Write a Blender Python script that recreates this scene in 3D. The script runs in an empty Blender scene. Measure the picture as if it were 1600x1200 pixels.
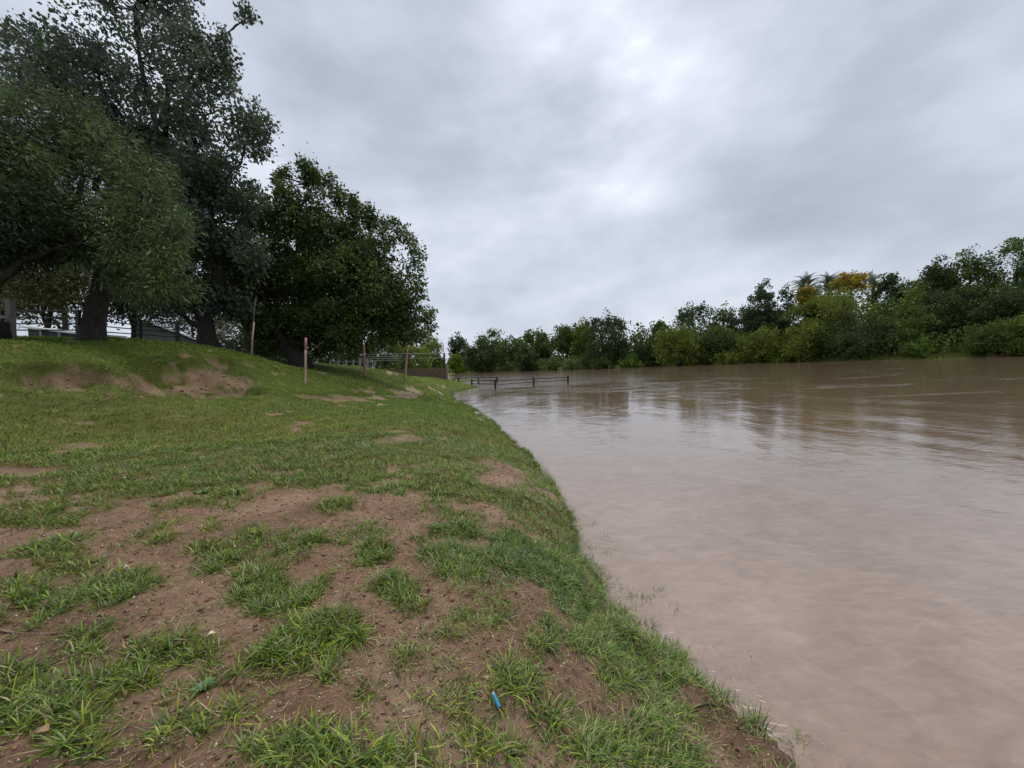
import bpy, math, random
import numpy as np
from mathutils import Matrix, Vector

random.seed(7)
rng = np.random.default_rng(11)
SC = bpy.context.scene
COL = SC.collection

# ------------------------------------------------------------------ camera
CAM_H = 2.0
F_PX = 600.0            # focal length in pixels of the 1600 px wide photograph
ROLL = math.atan(0.0454)
PITCH = -math.atan(27.0 / 600.0)
fwd = Vector((0, math.cos(PITCH), math.sin(PITCH)))
up0 = Vector((0, -math.sin(PITCH), math.cos(PITCH)))
X0 = Vector((1, 0, 0))
right = (X0 * math.cos(ROLL) - up0 * math.sin(ROLL)).normalized()
up = (X0 * math.sin(ROLL) + up0 * math.cos(ROLL)).normalized()
cam_d = bpy.data.cameras.new("camera")
cam = bpy.data.objects.new("camera", cam_d)
COL.objects.link(cam)
m = Matrix((right, up, -fwd)).transposed().to_4x4()
m.translation = Vector((0, 0, CAM_H))
cam.matrix_world = m
cam_d.sensor_fit = 'HORIZONTAL'
cam_d.sensor_width = 36.0
cam_d.lens = 36.0 * F_PX / 1600.0
cam_d.clip_start = 0.05
cam_d.clip_end = 5000
SC.camera = cam

# ------------------------------------------------------------------ sky and sun
SUN_EL, SUN_AZ = math.radians(68), math.radians(17)      # azimuth clockwise from +Y
world = bpy.data.worlds.new("World")
SC.world = world
world.use_nodes = True
wt = world.node_tree
wt.nodes.clear()

def N(t, kind, **kw):
    n = t.nodes.new(kind)
    for k, v in kw.items():
        setattr(n, k, v)
    return n

def ramp(t, stops, interp='LINEAR'):
    n = t.nodes.new('ShaderNodeValToRGB')
    cr = n.color_ramp
    cr.interpolation = interp
    while len(cr.elements) < len(stops):
        cr.elements.new(0.5)
    for e, (p, c) in zip(cr.elements, stops):
        e.position = p
        e.color = (c[0], c[1], c[2], 1) if len(c) == 3 else c
    return n

def math_n(t, op, a, b=None, c=None, clamp=False):
    n = t.nodes.new('ShaderNodeMath')
    n.operation = op
    n.use_clamp = clamp
    for i, v in enumerate((a, b, c)):
        if v is None:
            continue
        if isinstance(v, (int, float)):
            n.inputs[i].default_value = v
        else:
            t.links.new(v, n.inputs[i])
    return n.outputs[0]

wo = N(wt, 'ShaderNodeOutputWorld')
sky = N(wt, 'ShaderNodeTexSky', sky_type='NISHITA', sun_disc=False)
sky.sun_elevation = SUN_EL
sky.sun_rotation = SUN_AZ
sky.air_density = 1.0
sky.dust_density = 3.0
bg_sky = N(wt, 'ShaderNodeBackground')
bg_sky.inputs[1].default_value = 0.1
wt.links.new(sky.outputs[0], bg_sky.inputs[0])
tc = N(wt, 'ShaderNodeTexCoord')
sep = N(wt, 'ShaderNodeSeparateXYZ')
wt.links.new(tc.outputs['Generated'], sep.inputs[0])
# project the view direction onto a cloud deck
zc = math_n(wt, 'ADD', math_n(wt, 'MAXIMUM', sep.outputs[2], 0.0), 0.34)
px_ = math_n(wt, 'DIVIDE', sep.outputs[0], zc)
py_ = math_n(wt, 'DIVIDE', sep.outputs[1], zc)
comb = N(wt, 'ShaderNodeCombineXYZ')
wt.links.new(px_, comb.inputs[0]); wt.links.new(py_, comb.inputs[1])
mp = N(wt, 'ShaderNodeMapping')
mp.inputs['Scale'].default_value = (1.0, 1.0, 1.9)
mp.inputs['Location'].default_value = (4.3, 1.75, 0.4)
wt.links.new(tc.outputs['Generated'], mp.inputs[0])
n1 = N(wt, 'ShaderNodeTexNoise'); n1.inputs['Scale'].default_value = 1.7
n1.inputs['Detail'].default_value = 5; n1.inputs['Roughness'].default_value = 0.45; n1.inputs['Distortion'].default_value = 0.3
wt.links.new(mp.outputs[0], n1.inputs['Vector'])
n2 = N(wt, 'ShaderNodeTexNoise'); n2.inputs['Scale'].default_value = 5.0
n2.inputs['Detail'].default_value = 5; n2.inputs['Roughness'].default_value = 0.5
wt.links.new(mp.outputs[0], n2.inputs['Vector'])
cl = math_n(wt, 'ADD', math_n(wt, 'MULTIPLY', n1.outputs[0], 0.68), math_n(wt, 'MULTIPLY', n2.outputs[0], 0.32))
# brighter where the sun stands behind the deck (low, ahead and a little to the right)
bdir = Vector((math.sin(math.radians(15)) * math.cos(math.radians(31)), math.cos(math.radians(15)) * math.cos(math.radians(31)), math.sin(math.radians(31))))
dot = N(wt, 'ShaderNodeVectorMath', operation='DOT_PRODUCT')
dot.inputs[1].default_value = bdir
wt.links.new(tc.outputs['Generated'], dot.inputs[0])
glow = math_n(wt, 'POWER', math_n(wt, 'MAXIMUM', dot.outputs['Value'], 0.0), 11.0)
# a thin break in the deck near the hidden sun
bd2 = Vector((0.228, 0.790, 0.570)).normalized()
dot2 = N(wt, 'ShaderNodeVectorMath', operation='DOT_PRODUCT'); dot2.inputs[1].default_value = bd2
wt.links.new(tc.outputs['Generated'], dot2.inputs[0])
brk = math_n(wt, 'POWER', math_n(wt, 'MAXIMUM', dot2.outputs['Value'], 0.0), 55.0)
low = math_n(wt, 'POWER', math_n(wt, 'MAXIMUM', dot.outputs['Value'], 0.0), 9.0)
low = math_n(wt, 'POWER', math_n(wt, 'SUBTRACT', 1.0, math_n(wt, 'MAXIMUM', sep.outputs[2], 0.0), clamp=True), 9.0)
cv = math_n(wt, 'ADD', cl, math_n(wt, 'MULTIPLY', glow, 0.035))
cv = math_n(wt, 'ADD', cv, math_n(wt, 'MULTIPLY', low, 0.07))
cv = math_n(wt, 'ADD', cv, math_n(wt, 'MULTIPLY', math_n(wt, 'MULTIPLY', brk, n2.outputs[0]), 0.26))
cr = ramp(wt, [(0.34, (0.285, 0.325, 0.375)), (0.46, (0.36, 0.40, 0.46)), (0.56, (0.46, 0.50, 0.575)), (0.66, (0.58, 0.615, 0.69)), (0.78, (0.82, 0.845, 0.88))])
wt.links.new(cv, cr.inputs[0])
bg_c = N(wt, 'ShaderNodeBackground')
bg_c.inputs[1].default_value = 0.97
wt.links.new(cr.outputs[0], bg_c.inputs[0])
mxs = N(wt, 'ShaderNodeMixShader'); mxs.inputs[0].default_value = 0.94
wt.links.new(bg_sky.outputs[0], mxs.inputs[1]); wt.links.new(bg_c.outputs[0], mxs.inputs[2])
wt.links.new(mxs.outputs[0], wo.inputs[0])

sd = bpy.data.lights.new("sun", 'SUN')
sd.energy = 1.5
sd.angle = math.radians(50)
sd.color = (1.0, 0.955, 0.87)
sun = bpy.data.objects.new("sun", sd)
COL.objects.link(sun)
sv = Vector((math.sin(SUN_AZ) * math.cos(SUN_EL), math.cos(SUN_AZ) * math.cos(SUN_EL), math.sin(SUN_EL)))
sun.rotation_euler = sv.to_track_quat('Z', 'Y').to_euler()
sun.location = (0, 0, 60)

SC.view_settings.view_transform = 'Standard'
SC.view_settings.look = 'None'
SC.view_settings.exposure = 0.55
SC.view_settings.gamma = 1.0
SC.view_settings.use_curve_mapping = False
SC.render.engine = 'CYCLES'
SC.cycles.use_denoising = True
SC.cycles.max_bounces = 6
SC.cycles.diffuse_bounces = 3
SC.cycles.glossy_bounces = 3
SC.cycles.transmission_bounces = 3
SC.cycles.transparent_max_bounces = 4

# ------------------------------------------------------------------ mapping between photo and place
R_ = np.array(right); U_ = np.array(up); F_ = np.array(fwd); C_ = np.array((0, 0, CAM_H))

def ray(px, py):
    a = (px - 800) / F_PX; b = (600 - py) / F_PX
    return F_ + a * R_ + b * U_

def at(px, py, D):
    """point seen at a photo pixel at forward distance D (metres along +Y)"""
    r = ray(px, py)
    return C_ + r * (D / r[1])

def atz(px, py, z):
    r = ray(px, py)
    return C_ + r * ((z - CAM_H) / r[2])

def project(P):
    d = P - C_
    w = np.maximum(d @ F_, 1e-3)
    return 800 + F_PX * (d @ R_) / w, 600 - F_PX * (d @ U_) / w

# ------------------------------------------------------------------ numpy noise
def _hash(ix, iy, s):
    h = (ix.astype(np.int64) * 374761393 + iy.astype(np.int64) * 668265263 + s * 1274126177) & 0xffffffff
    h = ((h ^ (h >> 13)) * 1274126177) & 0xffffffff
    h = (h ^ (h >> 16)) & 0xffff
    return h / 65535.0

def vnoise(x, y, s=0):
    ix = np.floor(x); iy = np.floor(y)
    fx = x - ix; fy = y - iy
    fx = fx * fx * (3 - 2 * fx); fy = fy * fy * (3 - 2 * fy)
    a = _hash(ix, iy, s); b = _hash(ix + 1, iy, s); c = _hash(ix, iy + 1, s); d = _hash(ix + 1, iy + 1, s)
    return (a * (1 - fx) + b * fx) * (1 - fy) + (c * (1 - fx) + d * fx) * fy

def fbm(x, y, octs=4, s=0, g=0.5):
    v = 0; amp = 1; tot = 0
    ca, sa = math.cos(0.6), math.sin(0.6)
    for i in range(octs):
        v = v + amp * vnoise(x, y, s + i * 17)
        tot += amp; amp *= g
        x, y = (x * ca - y * sa) * 2.03 + 5.1, (x * sa + y * ca) * 2.03 + 1.7
    return v / tot

def sstep(a, b, x):
    t = np.clip((x - a) / (b - a), 0, 1)
    return t * t * (3 - 2 * t)

# ------------------------------------------------------------------ terrain height
SHORE = [(1275, 1250), (1215, 1192), (1168, 1146), (1134, 1113), (1102, 1077), (1074, 1042), (1012, 994), (968, 948), (930, 905), (905, 855), (900, 815),
         (882, 785), (860, 750), (832, 715), (800, 688), (768, 658), (745, 640), (722, 629)]
ctl = []
def cz(px, py, z):
    p = atz(px, py, z); ctl.append((p[0], p[1], z))
def cd(px, py, D):
    p = at(px, py, D); ctl.append(tuple(p))
shore_w = []
for (px, py) in SHORE:
    p = atz(px, py, 0.0); shore_w.append(p[:2]); ctl.append((p[0], p[1], 0.0))
shore_w = np.array(shore_w)
for i in range(0, len(shore_w)):                      # river bed beyond the shore
    p = shore_w[i]
    ctl.append((p[0] + 0.25 + 0.03 * p[1], p[1] + 0.02, -0.22 - 0.01 * p[1]))
    ctl.append((p[0] + 3.0, p[1], -1.2))
for (px, py, z) in [(0, 1195, .84), (400, 1195, .80), (800, 1195, .70), (1000, 1195, .42), (1100, 1195, .22), (1025, 1090, .26), (955, 1020, .36), (910, 970, .38), (1075, 1140, .18),
                    (0, 1000, .90), (300, 1000, .81), (600, 1000, .76), (800, 1000, .68), (880, 960, .5), (860, 900, .5), (850, 850, .42), (840, 790, .40),
                    (0, 850, .98), (300, 850, .87), (600, 850, .79), (760, 850, .66), (0, 750, 1.12), (200, 750, 1.0), (400, 750, .88), (600, 740, .80),
                    (740, 740, .66), (790, 730, .47), (755, 690, .44), (0, 690, 1.28), (200, 680, 1.10), (400, 670, .97), (600, 670, .82), (700, 670, .64), (725, 650, .45)]:
    cz(px, py, z)
for (px, py, D) in [(0, 640, 7), (160, 620, 8), (120, 562, 9), (165, 588, 8.6), (0, 590, 7.8), (0, 535, 9), (60, 547, 9), (-250, 560, 7.5), (-250, 640, 5.5), (-600, 700, 4),
                    (250, 558, 12.2), (250, 590, 10.5), (250, 611, 9.5), (380, 600, 11.5), (380, 570, 14), (300, 575, 11.4), (250, 640, 8), (400, 640, 9.5), (600, 640, 12), (480, 636, 10.9),
                    (477, 600, 15), (570, 590, 20.8), (632, 587, 25.5), (632, 602, 24.2), (640, 613, 22.5), (560, 610, 17), (470, 578, 17.5), (560, 586, 22),
                    (395, 555, 16.4), (330, 544, 18), (140, 531, 13), (50, 536, 12), (60, 527, 17), (122, 530, 17), (218, 533, 20), (300, 541, 23), (358, 551, 27), (440, 572, 20), (430, 563, 28),
                    (660, 633, 16), (660, 619, 23), (700, 631, 18.5), (690, 622, 22), (700, 612, 33), (700, 601, 36), (720, 602, 38), (698, 592, 39), (660, 590, 37), (640, 592, 34), (600, 588, 36)]:
    cd(px, py, D)
for (px, py) in [(706, 619), (712, 616), (735, 608), (746, 604), (742, 600), (722, 596), (702, 592)]:
    p = atz(px, py, 0.0)
    D = p[1]
    ctl.append((p[0], p[1], 0.0))
for x, y, z in [(3, 30, -1.0), (-1, 36, -1), (0, 48, -1), (-4, 46, -.9), (-6, 52, -1), (-12, 48, .6), (-9, 60, -.5), (-14, 70, 0.1), (-22, 60, 1.6), (-20, 90, 0.0), (-30, 45, 2.6), (-30, 80, 2.2), (-28, 110, 0.3), (-45, 110, 2.2),
                (-50, 60, 3.2), (-50, 30, 4.0), (-30, 30, 4.0), (-20, 35, 3.2), (-40, 10, 4.3), (-20, 8, 3.9), (-14, 3, 2.9), (-8, 1, 1.5), (-20, -4, 3.2), (-4, -2, 1.05), (-1.5, -1.5, .85),
                (0, -1, .75), (0.6, -3, .5), (1.5, -1.2, -.1), (2.0, -4, -.4), (6, -4, -1.2), (6, 2, -1.4), (10, 12, -1.4), (8, 25, -1.4), (-8, -12, 1.3), (-30, -20, 3.8), (0, -15, .6), (8, -15, -1.2)]:
    ctl.append((x, y, z))
ctl = np.array(ctl)
# drop near-duplicates, then thin plate spline with a little smoothing
keep = []
for i, c in enumerate(ctl):
    if all((c[0] - ctl[j][0]) ** 2 + (c[1] - ctl[j][1]) ** 2 > 0.0016 for j in keep):
        keep.append(i)
ctl = ctl[keep]
def _u(r2):
    return 0.5 * r2 * np.log(r2 + 1e-9)
n = len(ctl)
d2 = (ctl[:, None, 0] - ctl[None, :, 0]) ** 2 + (ctl[:, None, 1] - ctl[None, :, 1]) ** 2
A = np.zeros((n + 3, n + 3))
A[:n, :n] = _u(d2) + np.eye(n) * 0.004 * (1 + 0.05 * np.hypot(ctl[:, 0], ctl[:, 1]) ** 2)
A[:n, n] = 1; A[:n, n + 1:] = ctl[:, :2]
A[n:, :n] = A[:n, n:].T
TW = np.linalg.solve(A, np.concatenate([ctl[:, 2], np.zeros(3)]))

# waterline of the far bank (read off the photograph on the plane z = 0)
FAR = [atz(px, py, 0.0)[:2] for (px, py) in [(640, 586.5), (700, 583.2), (760, 581.5), (830, 579.5), (900, 577), (1000, 573), (1100, 569.5), (1200, 566.5), (1320, 564), (1460, 560.5), (1600, 556.5), (1800, 550)]]
FAR = [np.array((-260.0, 420.0))] + FAR + [np.array((110.0, 25.0)), np.array((150.0, -60.0))]
FAR = np.array(FAR)
def far_dist(x, y):
    """signed distance to the far waterline, positive on the land beyond it"""
    best = np.full(np.shape(x), 1e9); sign = np.ones(np.shape(x))
    for i in range(len(FAR) - 1):
        a = FAR[i]; b = FAR[i + 1]; ab = b - a
        t = np.clip(((x - a[0]) * ab[0] + (y - a[1]) * ab[1]) / (ab @ ab), 0, 1)
        dx = x - a[0] - t * ab[0]; dy = y - a[1] - t * ab[1]
        d = np.hypot(dx, dy)
        s = np.where(ab[0] * dy - ab[1] * dx > 0, 1.0, -1.0)
        m_ = d < best - 1e-6
        best = np.where(m_, d, best); sign = np.where(m_, s, sign)
    return best * sign

def H0(x, y):
    x = np.asarray(x, float); y = np.asarray(y, float)
    sh = x.shape; xf = x.ravel(); yf = y.ravel()
    out = np.empty(xf.size)
    for s in range(0, xf.size, 40000):
        xs = xf[s:s + 40000]; ys = yf[s:s + 40000]
        xc = np.clip(xs, -55, 14); yc = np.clip(ys, -20, 115)
        r2 = (xc[:, None] - ctl[None, :, 0]) ** 2 + (yc[:, None] - ctl[None, :, 1]) ** 2
        out[s:s + 40000] = _u(r2) @ TW[:n] + TW[n] + TW[n + 1] * xc + TW[n + 2] * yc
    z = np.clip(out.reshape(sh), -1.5, 4.4)
    fd = far_dist(x, y)
    zf = np.where(fd > 0, np.minimum(0.45 * fd, 1.2 + 0.09 * fd), np.maximum(0.45 * fd, -1.5))
    zf = np.minimum(zf, 7.0)
    z = np.where(fd > -8, np.maximum(zf, np.where(fd > 0, zf, np.minimum(z, -0.3))), z)
    z = np.where((x > 10) & (fd < 0), np.minimum(z, -1.0), z)
    return z

BARE = [(95, 585, 80, 18), (290, 585, 100, 27), (330, 612, 70, 8), (520, 618, 60, 6), (650, 620, 40, 4), (120, 690, 50, 6), (40, 735, 50, 8), (600, 690, 34, 8), (782, 742, 42, 22), (1150, 1165, 60, 45),
        (1085, 1095, 34, 24), (430, 790, 50, 28), (1190, 1200, 60, 30)]
TUFT = [(490, 1005, 115, 52), (240, 1005, 120, 45), (60, 1110, 150, 75), (150, 1060, 110, 45), (175, 925, 85, 42), (95, 955, 40, 22), (425, 920, 70, 50), (570, 880, 45, 26), (612, 935, 55, 42),
        (470, 1165, 115, 48), (570, 1190, 90, 30), (812, 1060, 36, 34), (852, 1000, 30, 22), (640, 850, 42, 18), (490, 845, 45, 16), (340, 868, 52, 32), (385, 826, 24, 10), (60, 862, 100, 28), (250, 836, 50, 14),
        (30, 920, 60, 30), (870, 860, 60, 60), (895, 930, 62, 52), (960, 990, 85, 42), (1010, 1040, 80, 42), (1060, 1105, 70, 48), (1000, 1145, 60, 45), (935, 1165, 50, 60), (1080, 1185, 90, 30), (800, 860, 60, 40),
        (340, 768, 70, 16), (520, 790, 50, 14), (210, 757, 60, 18), (560, 755, 50, 14), (640, 760, 60, 14), (60, 805, 100, 25), (700, 820, 60, 25), (315, 1072, 22, 12), (720, 880, 60, 30), (1190, 1120, 16, 16), (1240, 1165, 18, 14)]
_tr = random.Random(5)
TUFT += [(_tr.uniform(0, 900), _q, _tr.uniform(14, 30) * (_q / 1000), _tr.uniform(8, 15) * (_q / 1000)) for _q in [_tr.uniform(760, 1190) for _ in range(75)]]
SPARSE = [(705, 1115, 60, 70), (765, 955, 60, 55), (650, 1040, 40, 20), (700, 1180, 80, 30), (860, 1150, 40, 50), (740, 900, 70, 40), (560, 830, 60, 30), (420, 860, 60, 30), (100, 1000, 60, 30), (300, 1150, 80, 40)]

def ell(px, py, L):
    v = np.full(np.shape(px), -9.0)
    for (cx, cy, rx, ry) in L:
        v = np.maximum(v, 1 - np.hypot((px - cx) / rx, (py - cy) / ry))
    return v

def cover(x, y, z):
    """how grassy the ground is, 0..1, at a place on it (patch outlines surveyed from the photograph)"""
    P = np.stack([x, y, z], -1)
    px, py = project(P)
    front = (y > 0.15)
    px = np.where(front, px, 500 + 220 * fbm(x * 2, y * 2, 2, 3)); py = np.where(front, py, 1100.)
    w = 26 * (fbm(x * 2.3, y * 2.3, 4, 51) - .5) * sstep(600, 900, py) * 3
    w2 = 26 * (fbm(x * 2.3, y * 2.3, 4, 91) - .5) * sstep(600, 900, py) * 3
    t = ell(px + w, py + w2, [(a_, b_, c_ * .88, d_ * .84) for a_, b_, c_, d_ in TUFT])
    sp = ell(px + w, py + w2, SPARSE)
    fw = sstep(760, 700, py)
    k1 = fbm(x * .45, y * .45, 4, 5) - .5; k2 = fbm(x * .45 + 9, y * .45, 4, 15) - .5; k3 = fbm(x * 1.7, y * 1.7, 4, 25) - .5
    b = ell(px + w * .6 + fw * 150 * k1, py + w2 * .35 + fw * 34 * k2, BARE)
    b = b + fw * 2.6 * k3 * sstep(-.8, -.1, b)
    nz = fbm(x * 1.5, y * 1.5, 5, 21, 0.6)
    nf = fbm(x * 6, y * 6, 4, 71, 0.55)
    far = sstep(860, 690, py)                       # the turf closes up away from the camera
    thr = 0.60 - 0.30 * far
    nd = nz * .65 + nf * .35
    base = sstep(thr - .02, thr + .07, nd)
    base = np.maximum(base * .95, 0.0)
    base = np.where(py > 780, base * sstep(930, 780, py) * .9, base)
    g = np.maximum(base, sstep(-.02, .34, t + (nf - .5) * 1.1))
    g = np.maximum(g, .45 * sstep(-.05, .3, sp + (nf - .5) * 1.2))
    g = g * (1 - (.93 - .34 * fw) * sstep(-.15, .45, b + (nf - .5) * .7))
    g = np.where((px < -15) | ~front, sstep(.46, .56, nd), g)
    g = np.maximum(g, .10 * (py > 700))
    g = np.where(far_dist(x, y) > 0, .7, g)
    return np.clip(g, 0, 1)

def H(x, y, fine=True):
    z = H0(x, y)
    x = np.asarray(x, float); y = np.asarray(y, float)
    r = np.hypot(x, y)
    P = np.stack([x, y, z], -1)
    px, py = project(P)
    rough = np.where(y > 1, np.clip(ell(px, py, BARE[:3]) * 3 + .6, 0, 1), 0) * sstep(5, 7, r) * sstep(30, 20, r)
    bb = ell(px + 150 * (fbm(x * .45, y * .45, 4, 5) - .5), py + 34 * (fbm(x * .45 + 9, y * .45, 4, 15) - .5), BARE[:3])
    z = z - .26 * sstep(-.02, .22, bb + .5 * (fbm(x * 1.7, y * 1.7, 4, 25) - .5)) * (r > 5)
    z = z + rough * (0.42 * (fbm(x * 1.1, y * 1.1, 4, 33) - .5) + .34 * (fbm(x * 3.2, y * 3.2, 4, 37, .6) - .5))
    z = z + 0.10 * (fbm(x * .9 + 3, y * .9, 3, 8) - .5) * sstep(3, 8, r) * np.where(z > .1, 1, .2) * sstep(80, 30, r)
    z = z + .27 * (fbm(x * 2.6, y * 2.6, 4, 44, .6) - .5) * sstep(.45, .15, np.abs(z)) * sstep(30, 15, r)
    near = sstep(16, 5, r)
    z = z + near * (0.075 * (fbm(x * 3.2, y * 3.2, 3, 2) - .5) + 0.045 * (fbm(x * 14, y * 14, 3, 14, .6) - .5))
    return z

# ------------------------------------------------------------------ mesh helpers
def link(name, me, parent=None, mat=None, **props):
    o = bpy.data.objects.new(name, me)
    COL.objects.link(o)
    if parent is not None:
        o.parent = parent
    if mat is not None and me is not None:
        me.materials.append(mat)
    for k, v in props.items():
        o[k] = v
    return o

def npmesh(name, V, F, col=None, smooth=False, attr=None):
    """V (n,3); F (m,k) all the same k"""
    me = bpy.data.meshes.new(name)
    V = np.ascontiguousarray(V, np.float32); F = np.ascontiguousarray(F, np.int32)
    k = F.shape[1]
    me.vertices.add(len(V)); me.vertices.foreach_set("co", V.ravel())
    me.loops.add(F.size); me.loops.foreach_set("vertex_index", F.ravel())
    me.polygons.add(len(F))
    me.polygons.foreach_set("loop_start", np.arange(0, F.size, k, dtype=np.int32))
    try:
        me.polygons.foreach_set("loop_total", np.full(len(F), k, np.int32))
    except Exception:
        pass
    me.update(calc_edges=True)
    if smooth:
        me.polygons.foreach_set("use_smooth", np.ones(len(F), bool))
    if col is not None:
        a = me.color_attributes.new("tint", 'FLOAT_COLOR', 'POINT')
        c4 = np.ones((len(V), 4), np.float32); c4[:, :3] = col
        a.data.foreach_set("color", c4.ravel())
    if attr:
        for nm, v in attr.items():
            a = me.attributes.new(nm, 'FLOAT', 'POINT')
            a.data.foreach_set("value", np.ascontiguousarray(v, np.float32))
    return me

class MB:
    """collects tubes, boxes and slabs into one mesh"""
    def __init__(self):
        self.v = []; self.f = []
    def add(self, vs, fs):
        b = len(self.v)
        self.v += [tuple(map(float, p)) for p in vs]
        self.f += [tuple(b + i for i in f) for f in fs]
    def tube(self, pts, rad, seg=8, cap=True, wob=0.0):
        pts = [Vector([float(c) for c in p]) for p in pts]
        rings = []; ref = None
        for i, p in enumerate(pts):
            d = (pts[min(i + 1, len(pts) - 1)] - pts[max(i - 1, 0)])
            d = d.normalized() if d.length > 1e-9 else Vector((0, 0, 1))
            if ref is None:
                ref = d.orthogonal().normalized()
            ref = (ref - d * ref.dot(d)).normalized()
            b = d.cross(ref)
            r = rad[i] if hasattr(rad, '__len__') else rad
            rings.append([p + (ref * math.cos(a) + b * math.sin(a)) * r * (1 + wob * math.sin(3 * a + i * .9) + wob * .6 * math.sin(5 * a - i * 1.7)) for a in [2 * math.pi * k / seg for k in range(seg)]])
        vs = [q for rr in rings for q in rr]; fs = []
        for i in range(len(rings) - 1):
            for k in range(seg):
                a = i * seg + k; b_ = i * seg + (k + 1) % seg
                fs.append((a, b_, b_ + seg, a + seg))
        if cap:
            fs.append(tuple(range(seg))[::-1]); fs.append(tuple(range((len(rings) - 1) * seg, len(rings) * seg)))
        self.add(vs, fs)
    def slab(self, corners, thick):
        """quad (4 points) given thickness along its normal"""
        c = [Vector([float(t) for t in p]) for p in corners]
        nn = (c[1] - c[0]).cross(c[3] - c[0]).normalized() * thick
        vs = c + [p + nn for p in c]
        self.add(vs, [(0, 3, 2, 1), (4, 5, 6, 7), (0, 1, 5, 4), (1, 2, 6, 5), (2, 3, 7, 6), (3, 0, 4, 7)])
    def box(self, p0, p1, ax, w, h):
        """bar between two points"""
        p0 = Vector([float(t) for t in p0]); p1 = Vector([float(t) for t in p1]); d = (p1 - p0).normalized()
        a = Vector(ax); a = (a - d * a.dot(d)).normalized(); b = d.cross(a)
        vs = [q + a * (w / 2 * sx) + b * (h / 2 * sy) for q in (p0, p1) for sx, sy in ((-1, -1), (1, -1), (1, 1), (-1, 1))]
        self.add(vs, [(3, 2, 1, 0), (4, 5, 6, 7), (0, 1, 5, 4), (1, 2, 6, 5), (2, 3, 7, 6), (3, 0, 4, 7)])
    def build(self, name, mat, parent=None, smooth=False, **props):
        me = bpy.data.meshes.new(name)
        me.from_pydata(self.v, [], self.f)
        me.update()
        if smooth:
            me.polygons.foreach_set("use_smooth", np.ones(len(me.polygons), bool))
        return link(name, me, parent, mat, **props)

def thing(name, label, cat, loc, group=None):
    o = bpy.data.objects.new(name, None)
    o.empty_display_size = 0.2
    COL.objects.link(o)
    o['label'] = label; o['category'] = cat
    if group:
        o['group'] = group
    # parts are modelled in world coordinates; the Empty stands at the base and the parts are moved under it
    o.location = [float(c) for c in loc]
    return o

def settle(root):
    """shift the world-space meshes of a thing's parts so that its Empty is the origin"""
    off = Vector(root.location)
    seen = set()
    for ch in list(COL.objects):
        p = ch
        while p.parent is not None:
            p = p.parent
        if p is root and ch.type == 'MESH' and ch.data.name not in seen and not ch.get('_local'):
            ch.data.transform(Matrix.Translation(-off))
            seen.add(ch.data.name)

# ------------------------------------------------------------------ materials
def new_mat(name):
    m_ = bpy.data.materials.new(name); m_.use_nodes = True
    t = m_.node_tree
    bs = t.nodes['Principled BSDF']
    return m_, t, bs

def leaf_mat(name, rough=0.5, trans=0.25, spec=0.5):
    m_, t, bs = new_mat(name)
    at_ = N(t, 'ShaderNodeAttribute', attribute_name='tint')
    t.links.new(at_.outputs['Color'], bs.inputs['Base Color'])
    bs.inputs['Roughness'].default_value = rough
    bs.inputs['Specular IOR Level'].default_value = spec
    tr = N(t, 'ShaderNodeBsdfTranslucent')
    t.links.new(at_.outputs['Color'], tr.inputs[0])
    mx = N(t, 'ShaderNodeMixShader'); mx.inputs[0].default_value = trans
    t.links.new(bs.outputs[0], mx.inputs[1]); t.links.new(tr.outputs[0], mx.inputs[2])
    t.links.new(mx.outputs[0], t.nodes['Material Output'].inputs[0])
    return m_

M_LEAF = leaf_mat('tree_leaves', .45, .35, .4)
M_FAR = leaf_mat('distant_leaves', .7, .3, .2)
M_GRASS = leaf_mat('wet_grass', .34, .3, .38)
M_GRASSF = leaf_mat('distant_grass', .6, .25, .2)

def plain_mat(name, c0, c1, scale=8, rough=.7, bump=.3, stretch=(1, 1, 1), dist=.02, spec=.4, detail=6):
    m_, t, bs = new_mat(name)
    tcx = N(t, 'ShaderNodeTexCoord'); mpx = N(t, 'ShaderNodeMapping'); mpx.inputs['Scale'].default_value = stretch
    t.links.new(tcx.outputs['Object'], mpx.inputs[0])
    nn = N(t, 'ShaderNodeTexNoise'); nn.inputs['Scale'].default_value = scale; nn.inputs['Detail'].default_value = detail; nn.inputs['Roughness'].default_value = .62
    t.links.new(mpx.outputs[0], nn.inputs['Vector'])
    r = ramp(t, [(.32, c0), (.68, c1)]); t.links.new(nn.outputs[0], r.inputs[0])
    t.links.new(r.outputs[0], bs.inputs['Base Color'])
    bs.inputs['Roughness'].default_value = rough; bs.inputs['Specular IOR Level'].default_value = spec
    b = N(t, 'ShaderNodeBump'); b.inputs['Strength'].default_value = bump; b.inputs['Distance'].default_value = dist
    t.links.new(nn.outputs[0], b.inputs['Height']); t.links.new(b.outputs[0], bs.inputs['Normal'])
    return m_

M_BARK = plain_mat('dark_bark', (.014, .012, .010), (.045, .037, .030), 5, .85, .9, (3, 3, .7), .05)
M_BARKP = plain_mat('pale_bark', (.09, .075, .06), (.2, .17, .14), 6, .85, .7, (3, 3, .7), .03)
M_PALEWOOD = plain_mat('peeled_pole', (.36, .24, .17), (.58, .42, .32), 9, .7, .4, (3, 3, .4), .01)
M_REDWOOD = plain_mat('treated_pole', (.16, .07, .05), (.28, .13, .09), 9, .75, .4, (3, 3, .4), .01)
M_PINK = plain_mat('pink_paint', (.36, .13, .19), (.50, .22, .28), 14, .6, .2)
M_BLACK = plain_mat('black_fence_paint', (.012, .012, .014), (.035, .035, .04), 12, .5, .3)
M_GREYRAIL = plain_mat('grey_rail', (.16, .18, .19), (.30, .32, .33), 12, .5, .2)
M_CONC = plain_mat('brown_wall', (.13, .085, .065), (.24, .16, .125), 3.5, .9, .8, (1, 1, 1), .03)
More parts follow.
